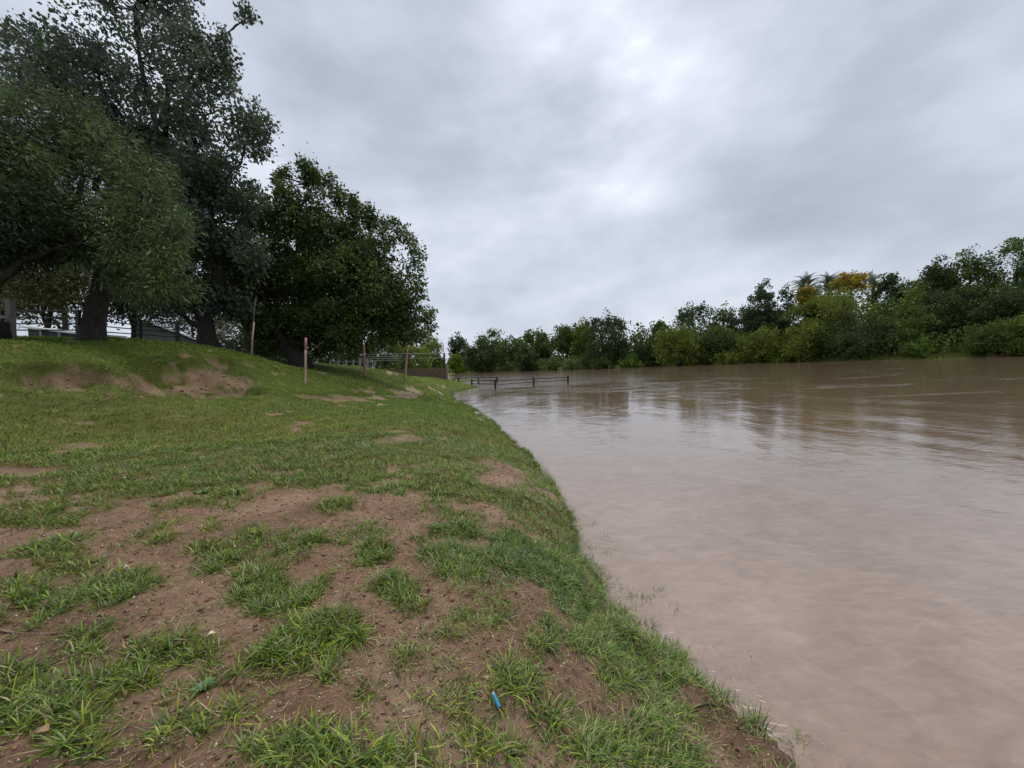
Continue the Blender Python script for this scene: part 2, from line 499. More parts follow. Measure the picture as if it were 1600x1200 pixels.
M_ROOF = plain_mat('grey_sheet_roof', (.16, .17, .19), (.26, .27, .29), 3, .6, .2)
M_PALE = plain_mat('pale_metal', (.5, .51, .52), (.68, .69, .7), 6, .5, .1)
M_DARK = plain_mat('dark_wall', (.03, .032, .035), (.07, .072, .075), 6, .8, .2)
M_POSTG = plain_mat('grey_post', (.16, .17, .16), (.26, .26, .25), 9, .8, .4)
M_PLANK = plain_mat('weathered_board', (.22, .17, .13), (.38, .3, .23), 7, .8, .5, (1, 1, 4))
M_STRAW = leaf_mat('dry_straw', .6, .1, .4)
M_STONE = leaf_mat('soil_grit', .55, 0.0, .5)
M_ROPE = plain_mat('thin_cord', (.25, .2, .17), (.4, .33, .28), 30, .8, .1)
M_WHITE = plain_mat('white_tie', (.7, .7, .7), (.82, .82, .82), 10, .6, .1)
M_TWIG = plain_mat('dry_twig', (.14, .09, .06), (.30, .21, .15), 30, .75, .4)
M_FRONDLEAF = plain_mat('palm_leaf', (.10, .14, .08), (.20, .24, .14), 1.2, .5, .05)
M_BLUE = plain_mat('blue_plastic', (.01, .16, .34), (.04, .30, .44), 60, .35, .1)
M_BLUED = plain_mat('dark_blue_cap', (.01, .05, .16), (.02, .09, .24), 60, .35, .1)
M_CAPW = plain_mat('pale_ring', (.5, .6, .66), (.6, .7, .75), 60, .4, .1)

# ground: wet reddish soil and turf, told apart by the "grass" attribute
def ground_mat():
    m_, t, bs = new_mat('bank_ground')
    tcx = N(t, 'ShaderNodeTexCoord'); v = tcx.outputs['Object']
    def noise(s, d=6, r=.6):
        q = N(t, 'ShaderNodeTexNoise'); q.inputs['Scale'].default_value = s; q.inputs['Detail'].default_value = d; q.inputs['Roughness'].default_value = r
        t.links.new(v, q.inputs['Vector']); return q.outputs[0]
    nb = noise(1.3, 5); nm = noise(22, 8, .7); nf = noise(160, 4, .7)
    soil = ramp(t, [(.36, (.11, .055, .030)), (.5, (.29, .165, .10)), (.64, (.47, .315, .215))])
    mixv = math_n(t, 'ADD', math_n(t, 'MULTIPLY', nb, .45), math_n(t, 'ADD', math_n(t, 'MULTIPLY', nm, .35), math_n(t, 'MULTIPLY', nf, .2)))
    t.links.new(mixv, soil.inputs[0])
    # scattered pale grit
    vo = N(t, 'ShaderNodeTexVoronoi'); vo.inputs['Scale'].default_value = 75; t.links.new(v, vo.inputs['Vector'])
    grit = math_n(t, 'LESS_THAN', vo.outputs['Distance'], .16)
    gsel = math_n(t, 'GREATER_THAN', noise(40, 2), .56)
    grit = math_n(t, 'MULTIPLY', grit, gsel)
    mg = N(t, 'ShaderNodeMix', data_type='RGBA'); mg.inputs['B'].default_value = (.5, .4, .33, 1)
    t.links.new(math_n(t, 'MULTIPLY', grit, .8), mg.inputs['Factor']); t.links.new(soil.outputs[0], mg.inputs['A'])
    nt = noise(3.2, 6, .65); ng = noise(45, 4, .7)
    turf = ramp(t, [(.34, (.040, .060, .014)), (.5, (.098, .128, .026)), (.66, (.18, .205, .048))])
    t.links.new(math_n(t, 'ADD', math_n(t, 'MULTIPLY', nb, .25), math_n(t, 'ADD', math_n(t, 'MULTIPLY', nt, .4), math_n(t, 'MULTIPLY', ng, .35))), turf.inputs[0])
    ga = N(t, 'ShaderNodeAttribute', attribute_name='grass')
    gfac = math_n(t, 'ADD', ga.outputs['Fac'], math_n(t, 'MULTIPLY', math_n(t, 'SUBTRACT', nm, .5), .5))
    gr = ramp(t, [(.30, (0, 0, 0)), (.75, (1, 1, 1))]); t.links.new(gfac, gr.inputs[0])
    na = N(t, 'ShaderNodeAttribute', attribute_name='nearness')
    fac = math_n(t, 'MULTIPLY', gr.outputs[0], math_n(t, 'SUBTRACT', 1.0, math_n(t, 'MULTIPLY', na.outputs['Fac'], .45)))
    mx = N(t, 'ShaderNodeMix', data_type='RGBA')
    t.links.new(fac, mx.inputs['Factor']); t.links.new(mg.outputs['Result'], mx.inputs['A']); t.links.new(turf.outputs[0], mx.inputs['B'])
    # darker on river-wetted mud, moist bare scoops and all far bank ground
    wa = N(t, 'ShaderNodeAttribute', attribute_name='wet_dark')
    mw = N(t, 'ShaderNodeMix', data_type='RGBA', blend_type='MULTIPLY'); mw.inputs['B'].default_value = (.55, .5, .46, 1)
    t.links.new(wa.outputs['Fac'], mw.inputs['Factor']); t.links.new(mx.outputs['Result'], mw.inputs['A'])
    t.links.new(mw.outputs['Result'], bs.inputs['Base Color'])
    ro = ramp(t, [(.35, (.42,) * 3), (.65, (.8,) * 3)]); t.links.new(nm, ro.inputs[0])
    t.links.new(math_n(t, 'MAXIMUM', ro.outputs[0], math_n(t, 'MULTIPLY', gr.outputs[0], .95)), bs.inputs['Roughness'])
    t.links.new(math_n(t, 'SUBTRACT', .4, math_n(t, 'MULTIPLY', gr.outputs[0], .3)), bs.inputs['Specular IOR Level'])
    hgt = math_n(t, 'ADD', math_n(t, 'MULTIPLY', nm, 1.0), math_n(t, 'MULTIPLY', nf, .35))
    b = N(t, 'ShaderNodeBump'); b.inputs['Strength'].default_value = 1.0; b.inputs['Distance'].default_value = .04
    t.links.new(hgt, b.inputs['Height']); t.links.new(b.outputs[0], bs.inputs['Normal'])
    return m_

def water_mat():
    m_, t, bs = new_mat('muddy_river')
    tcx = N(t, 'ShaderNodeTexCoord'); v = tcx.outputs['Object']
    def noise(s, st=(1, 1, 1), d=4, r=.55, dist=0.0, rot=8, off=(0, 0, 0)):
        mpx = N(t, 'ShaderNodeMapping'); mpx.inputs['Scale'].default_value = st; mpx.inputs['Rotation'].default_value = (0, 0, math.radians(rot)); mpx.inputs['Location'].default_value = off
        t.links.new(v, mpx.inputs[0])
        q = N(t, 'ShaderNodeTexNoise'); q.inputs['Scale'].default_value = s; q.inputs['Detail'].default_value = d; q.inputs['Roughness'].default_value = r; q.inputs['Distortion'].default_value = dist
        t.links.new(mpx.outputs[0], q.inputs['Vector']); return q.outputs[0]
    swirl = noise(.55, (1, .7, 1), 6, .6, 2.2)
    colr = ramp(t, [(.36, (.215, .150, .110)), (.5, (.285, .20, .152)), (.62, (.345, .255, .205))])
    swirl2 = noise(2.6, (.75, 1.0, 1), 6, .65, 1.2, off=(2, 5, 0))
    ripple_tone = noise(9.0, (.45, 1.2, 1), 5, .65, .9, rot=-8, off=(1, 9, 0))  # silty mottling that also paints ripple light and dark into the colour
    t.links.new(math_n(t, 'ADD', math_n(t, 'MULTIPLY', ripple_tone, .36), math_n(t, 'ADD', math_n(t, 'MULTIPLY', swirl, .3), math_n(t, 'MULTIPLY', swirl2, .34))), colr.inputs[0])
    # far water colour darkened to deepen tree reflections; silty near water stays paler
    sp0 = N(t, 'ShaderNodeSeparateXYZ'); t.links.new(v, sp0.inputs[0])
    near_fac = N(t, 'ShaderNodeMapRange'); near_fac.inputs['From Min'].default_value = 15; near_fac.inputs['From Max'].default_value = 4
    t.links.new(math_n(t, 'ADD', math_n(t, 'ADD', sp0.outputs[1], math_n(t, 'MULTIPLY', sp0.outputs[0], .5)), math_n(t, 'MULTIPLY', math_n(t, 'SUBTRACT', swirl, .5), 8)), near_fac.inputs['Value'])
    far_dark = N(t, 'ShaderNodeMix', data_type='RGBA', blend_type='MULTIPLY'); far_dark.inputs['B'].default_value = (.66, .62, .55, 1)
    t.links.new(math_n(t, 'SUBTRACT', 1.0, near_fac.outputs[0]), far_dark.inputs['Factor']); t.links.new(colr.outputs[0], far_dark.inputs['A'])
    t.links.new(far_dark.outputs['Result'], bs.inputs['Base Color'])
    bs.inputs['Roughness'].default_value = .06
    bs.inputs['IOR'].default_value = 1.8
    bs.inputs['Specular IOR Level'].default_value = .5
    # patches of ruffled and of smooth water
    patch = ramp(t, [(.47, (0, 0, 0)), (.60, (1, 1, 1))]); t.links.new(noise(.16, (1, .55, 1), 4, .6, .8), patch.inputs[0])
    patch2 = ramp(t, [(.49, (0, 0, 0)), (.58, (1, 1, 1))]); t.links.new(noise(.7, (1, .4, 1), 4, .6, 1.0, off=(3, 7, 0)), patch2.inputs[0])
    pm = math_n(t, 'ADD', math_n(t, 'MULTIPLY', patch.outputs[0], .6), math_n(t, 'MULTIPLY', patch2.outputs[0], .4))
    big = noise(.9, (1, .6, 1), 3, .5, .6)
    mid = noise(4.2, (.6, 1.15, 1), 4, .55, .9)
    fin = noise(15, (.55, 1.2, 1), 3, .55, .6)
    spz = N(t, 'ShaderNodeSeparateXYZ'); t.links.new(v, spz.inputs[0])
    fm = N(t, 'ShaderNodeMapRange'); fm.inputs['From Min'].default_value = 7; fm.inputs['From Max'].default_value = 24; t.links.new(spz.outputs[1], fm.inputs['Value'])
    farm = fm.outputs[0]; nearm = math_n(t, 'SUBTRACT', 1.0, farm)
    wav = noise(1.9, (.55, 1.2, 1), 3, .5, .8, rot=-10, off=(6, 1, 0))
    h1 = math_n(t, 'ADD', math_n(t, 'MULTIPLY', big, .016), math_n(t, 'MULTIPLY', wav, math_n(t, 'MULTIPLY', farm, math_n(t, 'ADD', .008, math_n(t, 'MULTIPLY', patch.outputs[0], .022)))))
    h2 = math_n(t, 'MULTIPLY', mid, math_n(t, 'MULTIPLY', math_n(t, 'ADD', .0040, math_n(t, 'MULTIPLY', pm, .0060)), math_n(t, 'SUBTRACT', 1.0, math_n(t, 'MULTIPLY', farm, .75))))
    h3 = math_n(t, 'MULTIPLY', fin, math_n(t, 'MULTIPLY', math_n(t, 'ADD', .0007, math_n(t, 'MULTIPLY', pm, .0014)), nearm))
    # broken streaks where the current is chopped up
    sp_ = N(t, 'ShaderNodeSeparateXYZ'); t.links.new(v, sp_.inputs[0])
    def mr(src, a, b):
        q = N(t, 'ShaderNodeMapRange'); q.inputs['From Min'].default_value = a; q.inputs['From Max'].default_value = b
        t.links.new(src, q.inputs['Value']); return q.outputs[0]
    mid_river = mr(sp_.outputs[1], 9, 20)
    bend = math_n(t, 'MULTIPLY', mr(sp_.outputs[1], 26, 48), mr(sp_.outputs[0], 22, 4))
    st = ramp(t, [(.585, (0, 0, 0)), (.65, (1, 1, 1))])
    t.links.new(math_n(t, 'ADD', noise(.42, (.32, 1.25, 1), 5, .62, .7, rot=4, off=(11, 2, 0)), math_n(t, 'MULTIPLY', bend, .21)), st.inputs[0])
    chop = noise(7.5, (.8, 1.1, 1), 3, .6, .5)
    h4 = math_n(t, 'MULTIPLY', chop, math_n(t, 'MULTIPLY', math_n(t, 'MULTIPLY', st.outputs[0], mid_river), .022))
    h = math_n(t, 'ADD', math_n(t, 'ADD', h1, h4), math_n(t, 'ADD', h2, h3))
    b = N(t, 'ShaderNodeBump'); b.inputs['Strength'].default_value = 1.0; b.inputs['Distance'].default_value = 1.0
    t.links.new(h, b.inputs['Height']); t.links.new(b.outputs[0], bs.inputs['Normal'])
    return m_
M_GROUND = ground_mat(); M_WATER = water_mat()

# ------------------------------------------------------------------ ground and river meshes
def polar(az_f, az_b, radii):
    az = np.concatenate([az_f, az_b])
    r, a = np.meshgrid(radii, az, indexing='ij')
    x = r * np.sin(a); y = r * np.cos(a)
    nr, na = r.shape
    i = np.arange(nr - 1)[:, None] * na; j = np.arange(na)[None, :]
    j2 = (j + 1) % na
    F = np.stack([i + j, i + j2, i + na + j2, i + na + j], -1).reshape(-1, 4)[:, ::-1]
    return x.ravel(), y.ravel(), F, nr, na

azf = np.radians(np.arange(-64, 40.01, 0.3)); azb = np.radians(np.concatenate([np.arange(41, 60, 1.), np.arange(60, 296, 4.)]))
rad = [0.35]
while rad[-1] < 1500:
    r0 = rad[-1]
    rad.append(r0 * (1.03 if r0 < 1 else 1.010 if r0 < 5 else 1.014 if r0 < 14 else 1.022 if r0 < 50 else 1.05 if r0 < 300 else 1.2))
x, y, F, nr, na = polar(azf, azb, np.array(rad))
z = H(x, y)
g = cover(x, y, z)
rr = np.hypot(x, y)
nearness = sstep(16, 4, rr)
wet_dark = sstep(.16, .03, z) * (rr < 60)
_px, _py = project(np.stack([x, y, z], -1))
wet_dark = np.maximum(wet_dark, .8 * sstep(-.5, .15, ell(_px, _py, BARE[:5]) + (fbm(x * 2, y * 2, 3, 91) - .5)) * (y > 5) * (_py > 520) * (_py < 640))
wet_dark = np.where(far_dist(x, y) > 0, .9, wet_dark)  # far bank ground is simply darkened all over
x = np.append(x, 0.0); y = np.append(y, 0.0); z = np.append(z, H(np.array([0.]), np.array([0.]))[0])
cF = np.stack([np.full(na, len(x) - 1), np.arange(na), (np.arange(na) + 1) % na], -1)[:, ::-1]
me = npmesh('ground', np.stack([x, y, z], -1), F, smooth=True, attr={'grass': np.append(g, .5), 'nearness': np.append(nearness, 1), 'wet_dark': np.append(wet_dark, 0)})
link('ground', me, None, M_GROUND, kind='structure')

azf = np.radians(np.arange(-30, 58.01, 0.6)); azb = np.radians(np.concatenate([np.arange(60, 328, 4.)]))
rad = [0.6]
while rad[-1] < 700:
    r0 = rad[-1]
    rad.append(r0 * (1.03 if r0 < 20 else 1.05 if r0 < 80 else 1.1))
xw, yw, Fw, nr, na = polar(azf, azb, np.array(rad))
rw = np.hypot(xw, yw)
a8 = math.radians(8)
u = xw * math.cos(a8) + yw * math.sin(a8); v = -xw * math.sin(a8) + yw * math.cos(a8)
zw = 0.030 * (fbm(u * .55, v * .28, 3, 4) - .5) * sstep(1.5, 6, rw) * sstep(60, 20, rw)
me = npmesh('river', np.stack([xw, yw, zw], -1), Fw, smooth=True)
link('river', me, None, M_WATER, kind='structure')

# ------------------------------------------------------------------ grass
GREENS = np.array([(.052, .105, .014), (.10, .185, .020), (.15, .255, .026), (.25, .32, .034), (.115, .195, .04)])
STRAW = np.array([(.34, .27, .15), (.26, .20, .11), (.42, .36, .22)])

def blades(bx, by, bz, az, lean, L, W, col, segs, curl=1.0, tipcol=1.15):
    """curved tapering blades; returns verts, tris, colours"""
    n_ = len(bx)
    dx = np.sin(az); dy = np.cos(az)
    sx = dy; sy = -dx
    t = np.linspace(0, 1, segs + 1)
    V = []; C = []
    for k, tk in enumerate(t):
        ang = lean + curl * tk * 1.1                       # angle from vertical grows along the blade
        angm = lean + curl * tk * .55
        rr_ = L * tk
        cx = bx + dx * rr_ * np.sin(angm); cy = by + dy * rr_ * np.sin(angm); cz_ = bz + rr_ * np.cos(angm)
        wk = W * (1 - tk ** 1.6) * (.75 + .5 * min(tk * 3, 1)) * .5
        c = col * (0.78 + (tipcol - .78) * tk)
        if k == segs:
            V.append(np.stack([cx, cy, cz_], -1)[:, None]); C.append(c[:, None])
        else:
            a = np.stack([cx - sx * wk, cy - sy * wk, cz_], -1); b = np.stack([cx + sx * wk, cy + sy * wk, cz_], -1)
            V.append(np.stack([a, b], 1)); C.append(np.stack([c, c], 1))
    V = np.concatenate(V, 1); C = np.concatenate(C, 1)
    nv = V.shape[1]
    tri = []
    for k in range(segs):
        o = 2 * k
        if k < segs - 1:
            tri += [(o, o + 1, o + 3), (o, o + 3, o + 2)]
        else:
            tri += [(o, o + 1, o + 2)]
    tri = np.array(tri)
    Fc = (np.arange(n_)[:, None, None] * nv + tri[None]).reshape(-1, 3)
    return V.reshape(-1, 3), Fc, C.reshape(-1, 3)

def scatter(n_try, r0, r1, az0=-60, az1=44, power=1.0):
    """random places on the ground in a ring sector, thinned by cover"""
    a = np.radians(rng.uniform(az0, az1, n_try))
    r = (r0 ** power + (r1 ** power - r0 ** power) * rng.random(n_try)) ** (1 / power)
    x_ = r * np.sin(a); y_ = r * np.cos(a)
    return x_, y_

def pick_cols(n_, x_, y_, dry=.08, seed=3):
    i = rng.integers(0, len(GREENS), n_)
    c = GREENS[i] * rng.uniform(.8, 1.25, n_)[:, None]
    # stretches of yellower and of bluer turf
    k = fbm(x_ * .7, y_ * .7, 3, seed)[:, None]
    c = c * (1 + (k - .5) * np.array([.9, .45, .2]))
    d = rng.random(n_) < dry * (0.4 + 1.6 * fbm(x_ * 1.7, y_ * 1.7, 2, 77))
    c[d] = STRAW[rng.integers(0, 3, d.sum())] * rng.uniform(.7, 1.1, d.sum())[:, None]
    return np.clip(c, .005, 1)

DEW = []
def grass_patch(name, ntry, r0, r1, per, Lr, Wr, segs, power, spread, az0=-60, az1=44, lean=(.25, 1.25), dry=.08):
    tx, ty = scatter(ntry, r0, r1, az0, az1, power)
    tz = H(tx, ty)
    gcv = cover(tx, ty, tz)
    k = (rng.random(len(tx)) < np.clip(gcv, 0, 1) ** 1.3) & (tz > -.01) & (far_dist(tx, ty) < 0)
    tx, ty, gcv = tx[k], ty[k], gcv[k]
    size = (.55 + .45 * gcv) * rng.uniform(.65, 1.25, len(tx))
    n_ = len(tx) * per
    ti = np.repeat(np.arange(len(tx)), per)
    rr_ = np.abs(rng.normal(0, spread, n_)); aa = rng.uniform(0, 2 * np.pi, n_)
    bx = tx[ti] + rr_ * np.sin(aa); by = ty[ti] + rr_ * np.cos(aa)
    bz = H(bx, by) - .004
    az = aa + rng.normal(0, .6, n_)
    ln = rng.uniform(lean[0], lean[1], n_)
    L = rng.uniform(Lr[0], Lr[1], n_) * size[ti]
    W = rng.uniform(Wr[0], Wr[1], n_) * (.7 + .3 * size[ti])
    col = pick_cols(n_, bx, by, dry)
    col = col * rng.uniform(.7, 1.3, len(tx))[ti][:, None]
    V, Fc, C = blades(bx, by, bz, az, ln, L, W, col, segs, curl=rng.uniform(.3, 1.3, n_))
    if r0 < 4:
        k_ = 5200 if r0 < 2 else 4200
        q_ = V.reshape(n_, -1, 3)[rng.integers(0, n_, k_), -2]
        DEW.append((q_, rng.uniform(.0013, .0028, k_) * (1 if r0 < 2 else 1.7)))
    print(name, 'tufts', len(tx), 'tris', len(Fc))
    link('grass', npmesh('grass', V, Fc, C), None, M_GRASSF if r0 > 7 else M_GRASS, kind='stuff')

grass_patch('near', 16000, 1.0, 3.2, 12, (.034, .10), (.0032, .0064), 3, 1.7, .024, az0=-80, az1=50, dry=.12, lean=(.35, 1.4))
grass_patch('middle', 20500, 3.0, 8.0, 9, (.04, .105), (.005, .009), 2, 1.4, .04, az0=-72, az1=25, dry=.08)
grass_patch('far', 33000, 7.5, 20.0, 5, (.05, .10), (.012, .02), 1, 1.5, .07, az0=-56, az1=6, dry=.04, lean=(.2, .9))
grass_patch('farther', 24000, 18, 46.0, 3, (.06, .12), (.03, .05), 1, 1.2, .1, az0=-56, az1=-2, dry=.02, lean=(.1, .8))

def shore_grass():
    """longer blades leaning out over the water's edge, some standing in the river"""
    P = []
    for i in range(len(shore_w) - 1):
        a, b = shore_w[i], shore_w[i + 1]
        ln_ = np.hypot(*(b - a))
        k = int(ln_ * (48 if i > 3 else 14)) + 1
        for _ in range(k):
            t_ = random.random(); q = a + (b - a) * t_
            P.append((q[0] + random.gauss(-.05, .055), q[1] + random.gauss(0, .03)))
    for (px, py, k) in [(random.uniform(900, 960), random.uniform(830, 900), 2) for _ in range(12)] + [(905 + (yy_ - 900) * .95 + random.uniform(0, 45), yy_, 2) for yy_ in [random.uniform(900, 1120) for _ in range(26)]] + [(1187, 1128, 5), (1237, 1165, 6), (1120, 1010, 2), (1055, 955, 2), (1163, 1025, 1), (1020, 925, 3), (935, 890, 8), (950, 860, 5), (1185, 1150, 4), (925, 820, 5), (1000, 935, 8), (975, 925, 8)]:
        q = atz(px, py, 0.)
        for _ in range(k):
            P.append((q[0] + random.gauss(0, .03), q[1] + random.gauss(0, .03)))
    P = np.array(P); per = 8
    ti = np.repeat(np.arange(len(P)), per); n_ = len(ti)
    bx = P[ti, 0] + rng.normal(0, .018, n_); by = P[ti, 1] + rng.normal(0, .018, n_)
    bz = np.maximum(H(bx, by), -.03) - .004
    az = rng.uniform(0, 2 * np.pi, n_); az = np.where(rng.random(n_) < .5, np.radians(70) + rng.normal(0, .7, n_), az)
    sc = np.clip(.75 + .02 * np.hypot(bx, by), .75, 1.3)
    col = pick_cols(n_, bx, by, .1)
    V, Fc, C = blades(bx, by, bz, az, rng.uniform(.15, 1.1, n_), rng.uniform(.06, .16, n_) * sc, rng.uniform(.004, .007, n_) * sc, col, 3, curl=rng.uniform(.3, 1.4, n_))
    link('grass', npmesh('grass', V, Fc, C), None, M_GRASS, kind='stuff')
shore_grass()

def dew():
    c = np.concatenate([d_[0] for d_ in DEW]); r_ = np.concatenate([d_[1] for d_ in DEW])
    dirs = np.array([(1, 0, 0), (0, 1, 0), (-1, 0, 0), (0, -1, 0), (0, 0, 1), (0, 0, -1.)])
    V = (c[:, None] + dirs[None] * r_[:, None, None]).reshape(-1, 3)
    tri = np.array([(0, 1, 4), (1, 2, 4), (2, 3, 4), (3, 0, 4), (1, 0, 5), (2, 1, 5), (3, 2, 5), (0, 3, 5)])
    Fc = (np.arange(len(c))[:, None, None] * 6 + tri[None]).reshape(-1, 3)
    m_, t, bs = new_mat('water_drop')
    bs.inputs['Base Color'].default_value = (.9, .93, .95, 1); bs.inputs['Roughness'].default_value = .03; bs.inputs['IOR'].default_value = 1.33; bs.inputs['Transmission Weight'].default_value = .55
    link('dew_drops', npmesh('dew', V, Fc, smooth=True), None, m_, kind='stuff')
dew()

def litter():
    # dead blades and chaff lying on the soil
    x_, y_ = scatter(26000, 1.0, 7.0, -58, 48, 1.3)
    z_ = H(x_, y_); k = z_ > .01; x_, y_, z_ = x_[k], y_[k], z_[k]
    n_ = len(x_); L = rng.uniform(.008, .045, n_) * rng.choice([1, 1, 1, 2.0], n_); W = rng.uniform(.0012, .003, n_)
    c = STRAW[rng.integers(0, 3, n_)] * rng.uniform(.5, 1.5, n_)[:, None]
    V, Fc, C = blades(x_, y_, z_ + .003, rng.uniform(0, 6.28, n_), np.full(n_, 1.35), L, W, c, 2, curl=rng.uniform(-.1, .35, n_))
    link('dry_grass_litter', npmesh('litter', V, Fc, C), None, M_STRAW, kind='stuff')
    # grit and crumbs of soil
    x_, y_ = scatter(24000, 1.0, 6.0, -58, 48, 1.2)
    z_ = H(x_, y_); g_ = cover(x_, y_, z_); k = (z_ > .01) & (g_ < .6); x_, y_, z_ = x_[k], y_[k], z_[k]
    n_ = len(x_); s = rng.uniform(.0015, .0055, n_) * rng.choice([1, 1, 1, 1.7, 2.6], n_)
    dirs = np.array([(1, 0, 0), (0, 1, 0), (-1, 0, 0), (0, -1, 0), (0, 0, 1), (0, 0, -.6)])
    J = dirs[None] * rng.uniform(.6, 1.35, (n_, 6, 1)) * s[:, None, None]
    V = (np.stack([x_, y_, z_ + .001], -1)[:, None] + J).reshape(-1, 3)
    tri = np.array([(0, 1, 4), (1, 2, 4), (2, 3, 4), (3, 0, 4), (1, 0, 5), (2, 1, 5), (3, 2, 5), (0, 3, 5)])
    Fc = (np.arange(n_)[:, None, None] * 6 + tri[None]).reshape(-1, 3)
    base = np.where((rng.random((n_, 1)) < .3) & (s[:, None] < .007), np.array([[.62, .50, .40]]), np.array([[.20, .108, .068]])) * rng.uniform(.6, 1.3, (n_, 1))
    link('soil_crumbs', npmesh('crumbs', V, Fc, np.repeat(base, 6, 0)), None, M_STONE, kind='stuff')
litter()

def clods():
    """lumps of earth and small stones on the bare slope, straw and scum afloat along the shore"""
    P = []
    while len(P) < 1500:
        px = random.uniform(0, 400); py = random.uniform(540, 625); D_ = random.uniform(8, 13)
        p = at(px, py, D_); P.append(p[:2])
    P = np.array(P); z_ = H(P[:, 0], P[:, 1]); g_ = cover(P[:, 0], P[:, 1], z_); k = g_ < .5
    P, z_ = P[k], z_[k]; n_ = len(P); s_ = rng.uniform(.012, .035, n_) * rng.choice([1, 1, 1.8], n_)
    dirs = np.array([(1, 0, 0), (0, 1, 0), (-1, 0, 0), (0, -1, 0), (0, 0, .8), (0, 0, -.6)])
    V = (np.stack([P[:, 0], P[:, 1], z_], -1)[:, None] + dirs[None] * rng.uniform(.6, 1.35, (n_, 6, 1)) * s_[:, None, None]).reshape(-1, 3)
    tri = np.array([(0, 1, 4), (1, 2, 4), (2, 3, 4), (3, 0, 4), (1, 0, 5), (2, 1, 5), (3, 2, 5), (0, 3, 5)])
    Fc = (np.arange(n_)[:, None, None] * 6 + tri[None]).reshape(-1, 3)
    base = np.array([[.17, .095, .06]]) * rng.uniform(.5, 1.7, (n_, 1))
    link('earth_clods', npmesh('clods', V, Fc, np.repeat(base, 6, 0)), None, M_STONE, kind='stuff')
    n_ = 900; i = rng.integers(0, len(shore_w) - 1, n_); t_ = rng.random(n_)[:, None]
    q = shore_w[i] * (1 - t_) + shore_w[i + 1] * t_
    q[:, 0] += np.abs(rng.normal(0, .10, n_)) * (1 + .1 * q[:, 1])
    sc = 1 + .1 * q[:, 1]
    c = STRAW[rng.integers(0, 3, n_)] * rng.uniform(.12, .5, n_)[:, None]
    V, Fc, C = blades(q[:, 0], q[:, 1], np.full(n_, .012), rng.uniform(0, 6.28, n_), np.full(n_, 1.5), rng.uniform(.008, .028, n_) * sc, rng.uniform(.0012, .0026, n_) * sc, c, 2, curl=np.full(n_, .05))
    link('floating_straw', npmesh('floating', V, Fc, C), None, M_STRAW, kind='stuff')
clods()

# ------------------------------------------------------------------ foliage
def leaves_mesh(name, P, Dn, size, asp, col, droop=0.0, spread=1.0):
    """diamond leaves folded along the midrib. P (n,3) positions, Dn (n,3) preferred pointing direction"""
    n_ = len(P)
    d = Dn + rng.normal(0, spread, (n_, 3)); d[:, 2] -= droop
    d /= np.linalg.norm(d, axis=1)[:, None] + 1e-9
    q = rng.normal(0, 1, (n_, 3)); q[:, 2] *= .6
    s = np.cross(d, q); s /= np.linalg.norm(s, axis=1)[:, None] + 1e-9
    nn = np.cross(d, s)
    L = size * rng.uniform(.5, 1.45, n_); W = L * asp * rng.uniform(.7, 1.2, n_)
    a = P; b = P + d * (L * .45)[:, None] + s * (W * .5)[:, None] + nn * (W * .12)[:, None]
    c = P + d * L[:, None]; e = P + d * (L * .45)[:, None] - s * (W * .5)[:, None] + nn * (W * .12)[:, None]
    V = np.stack([a, b, c, e], 1).reshape(-1, 3)
    Fq = np.arange(n_ * 4).reshape(-1, 4)
    Cc = np.repeat(col, 4, 0)
    return npmesh(name, V, Fq, Cc)

def lobes_points(lobes, n_clusters, per, csize, shell=.55):
    """lobes: rows (cx,cy,cz,rx,ry,rz[,density]); leaves come in clusters (twigs)"""
    lobes = np.array([l if len(l) == 7 else tuple(l) + (1.0,) for l in lobes], float)
    vol = (lobes[:, 3] * lobes[:, 4] * lobes[:, 5]) ** (.75) * lobes[:, 6]
    k = rng.choice(len(lobes), n_clusters, p=vol / vol.sum())
    d = rng.normal(0, 1, (n_clusters, 3)); d /= np.linalg.norm(d, axis=1)[:, None]
    r = rng.random(n_clusters) ** (1 / 3) ; r = shell * (.62 + .38 * r) * 1.0 / max(shell, 1e-3) * np.where(rng.random(n_clusters) < shell, 1, rng.random(n_clusters) ** .5)
    r *= rng.uniform(.88, 1.12, n_clusters)
    cc = lobes[k, :3] + d * r[:, None] * lobes[k, 3:6]
    out = d.copy(); out[:, 2] += .35
    ci = np.repeat(np.arange(n_clusters), per)
    cs = csize * rng.uniform(.6, 1.4, n_clusters)
    off = rng.normal(0, 1, (len(ci), 3)) * cs[ci][:, None] * .5
    P = cc[ci] + off
    Dn = out[ci] * .7 + off / (cs[ci][:, None] + 1e-9)
    return P, Dn, ci, cc

def sublobes(lobes, k, seed, lo=.30, hi=.5, core=.62, coredens=.35, rr=(.5, .9), tall=1.0):
    rs = np.random.default_rng(seed); out = []
    for l in lobes:
        l = tuple(l) if len(l) == 7 else tuple(l) + (1.0,)
        R3 = min(l[3], l[5])
        out.append((l[0], l[1], l[2], l[3] * core, l[4] * core, l[5] * core, l[6] * coredens))
        for i in range(k):
            d = rs.normal(0, 1, 3); d /= np.linalg.norm(d); q = rs.uniform(*rr); f = rs.uniform(lo, hi)
            out.append((l[0] + d[0] * q * l[3], l[1] + d[1] * q * l[4], l[2] + d[2] * q * l[5], l[3] * f, l[4] * f, l[5] * f * tall * rs.uniform(.8, 1.25), l[6] * rs.uniform(.6, 1.2)))
    return out

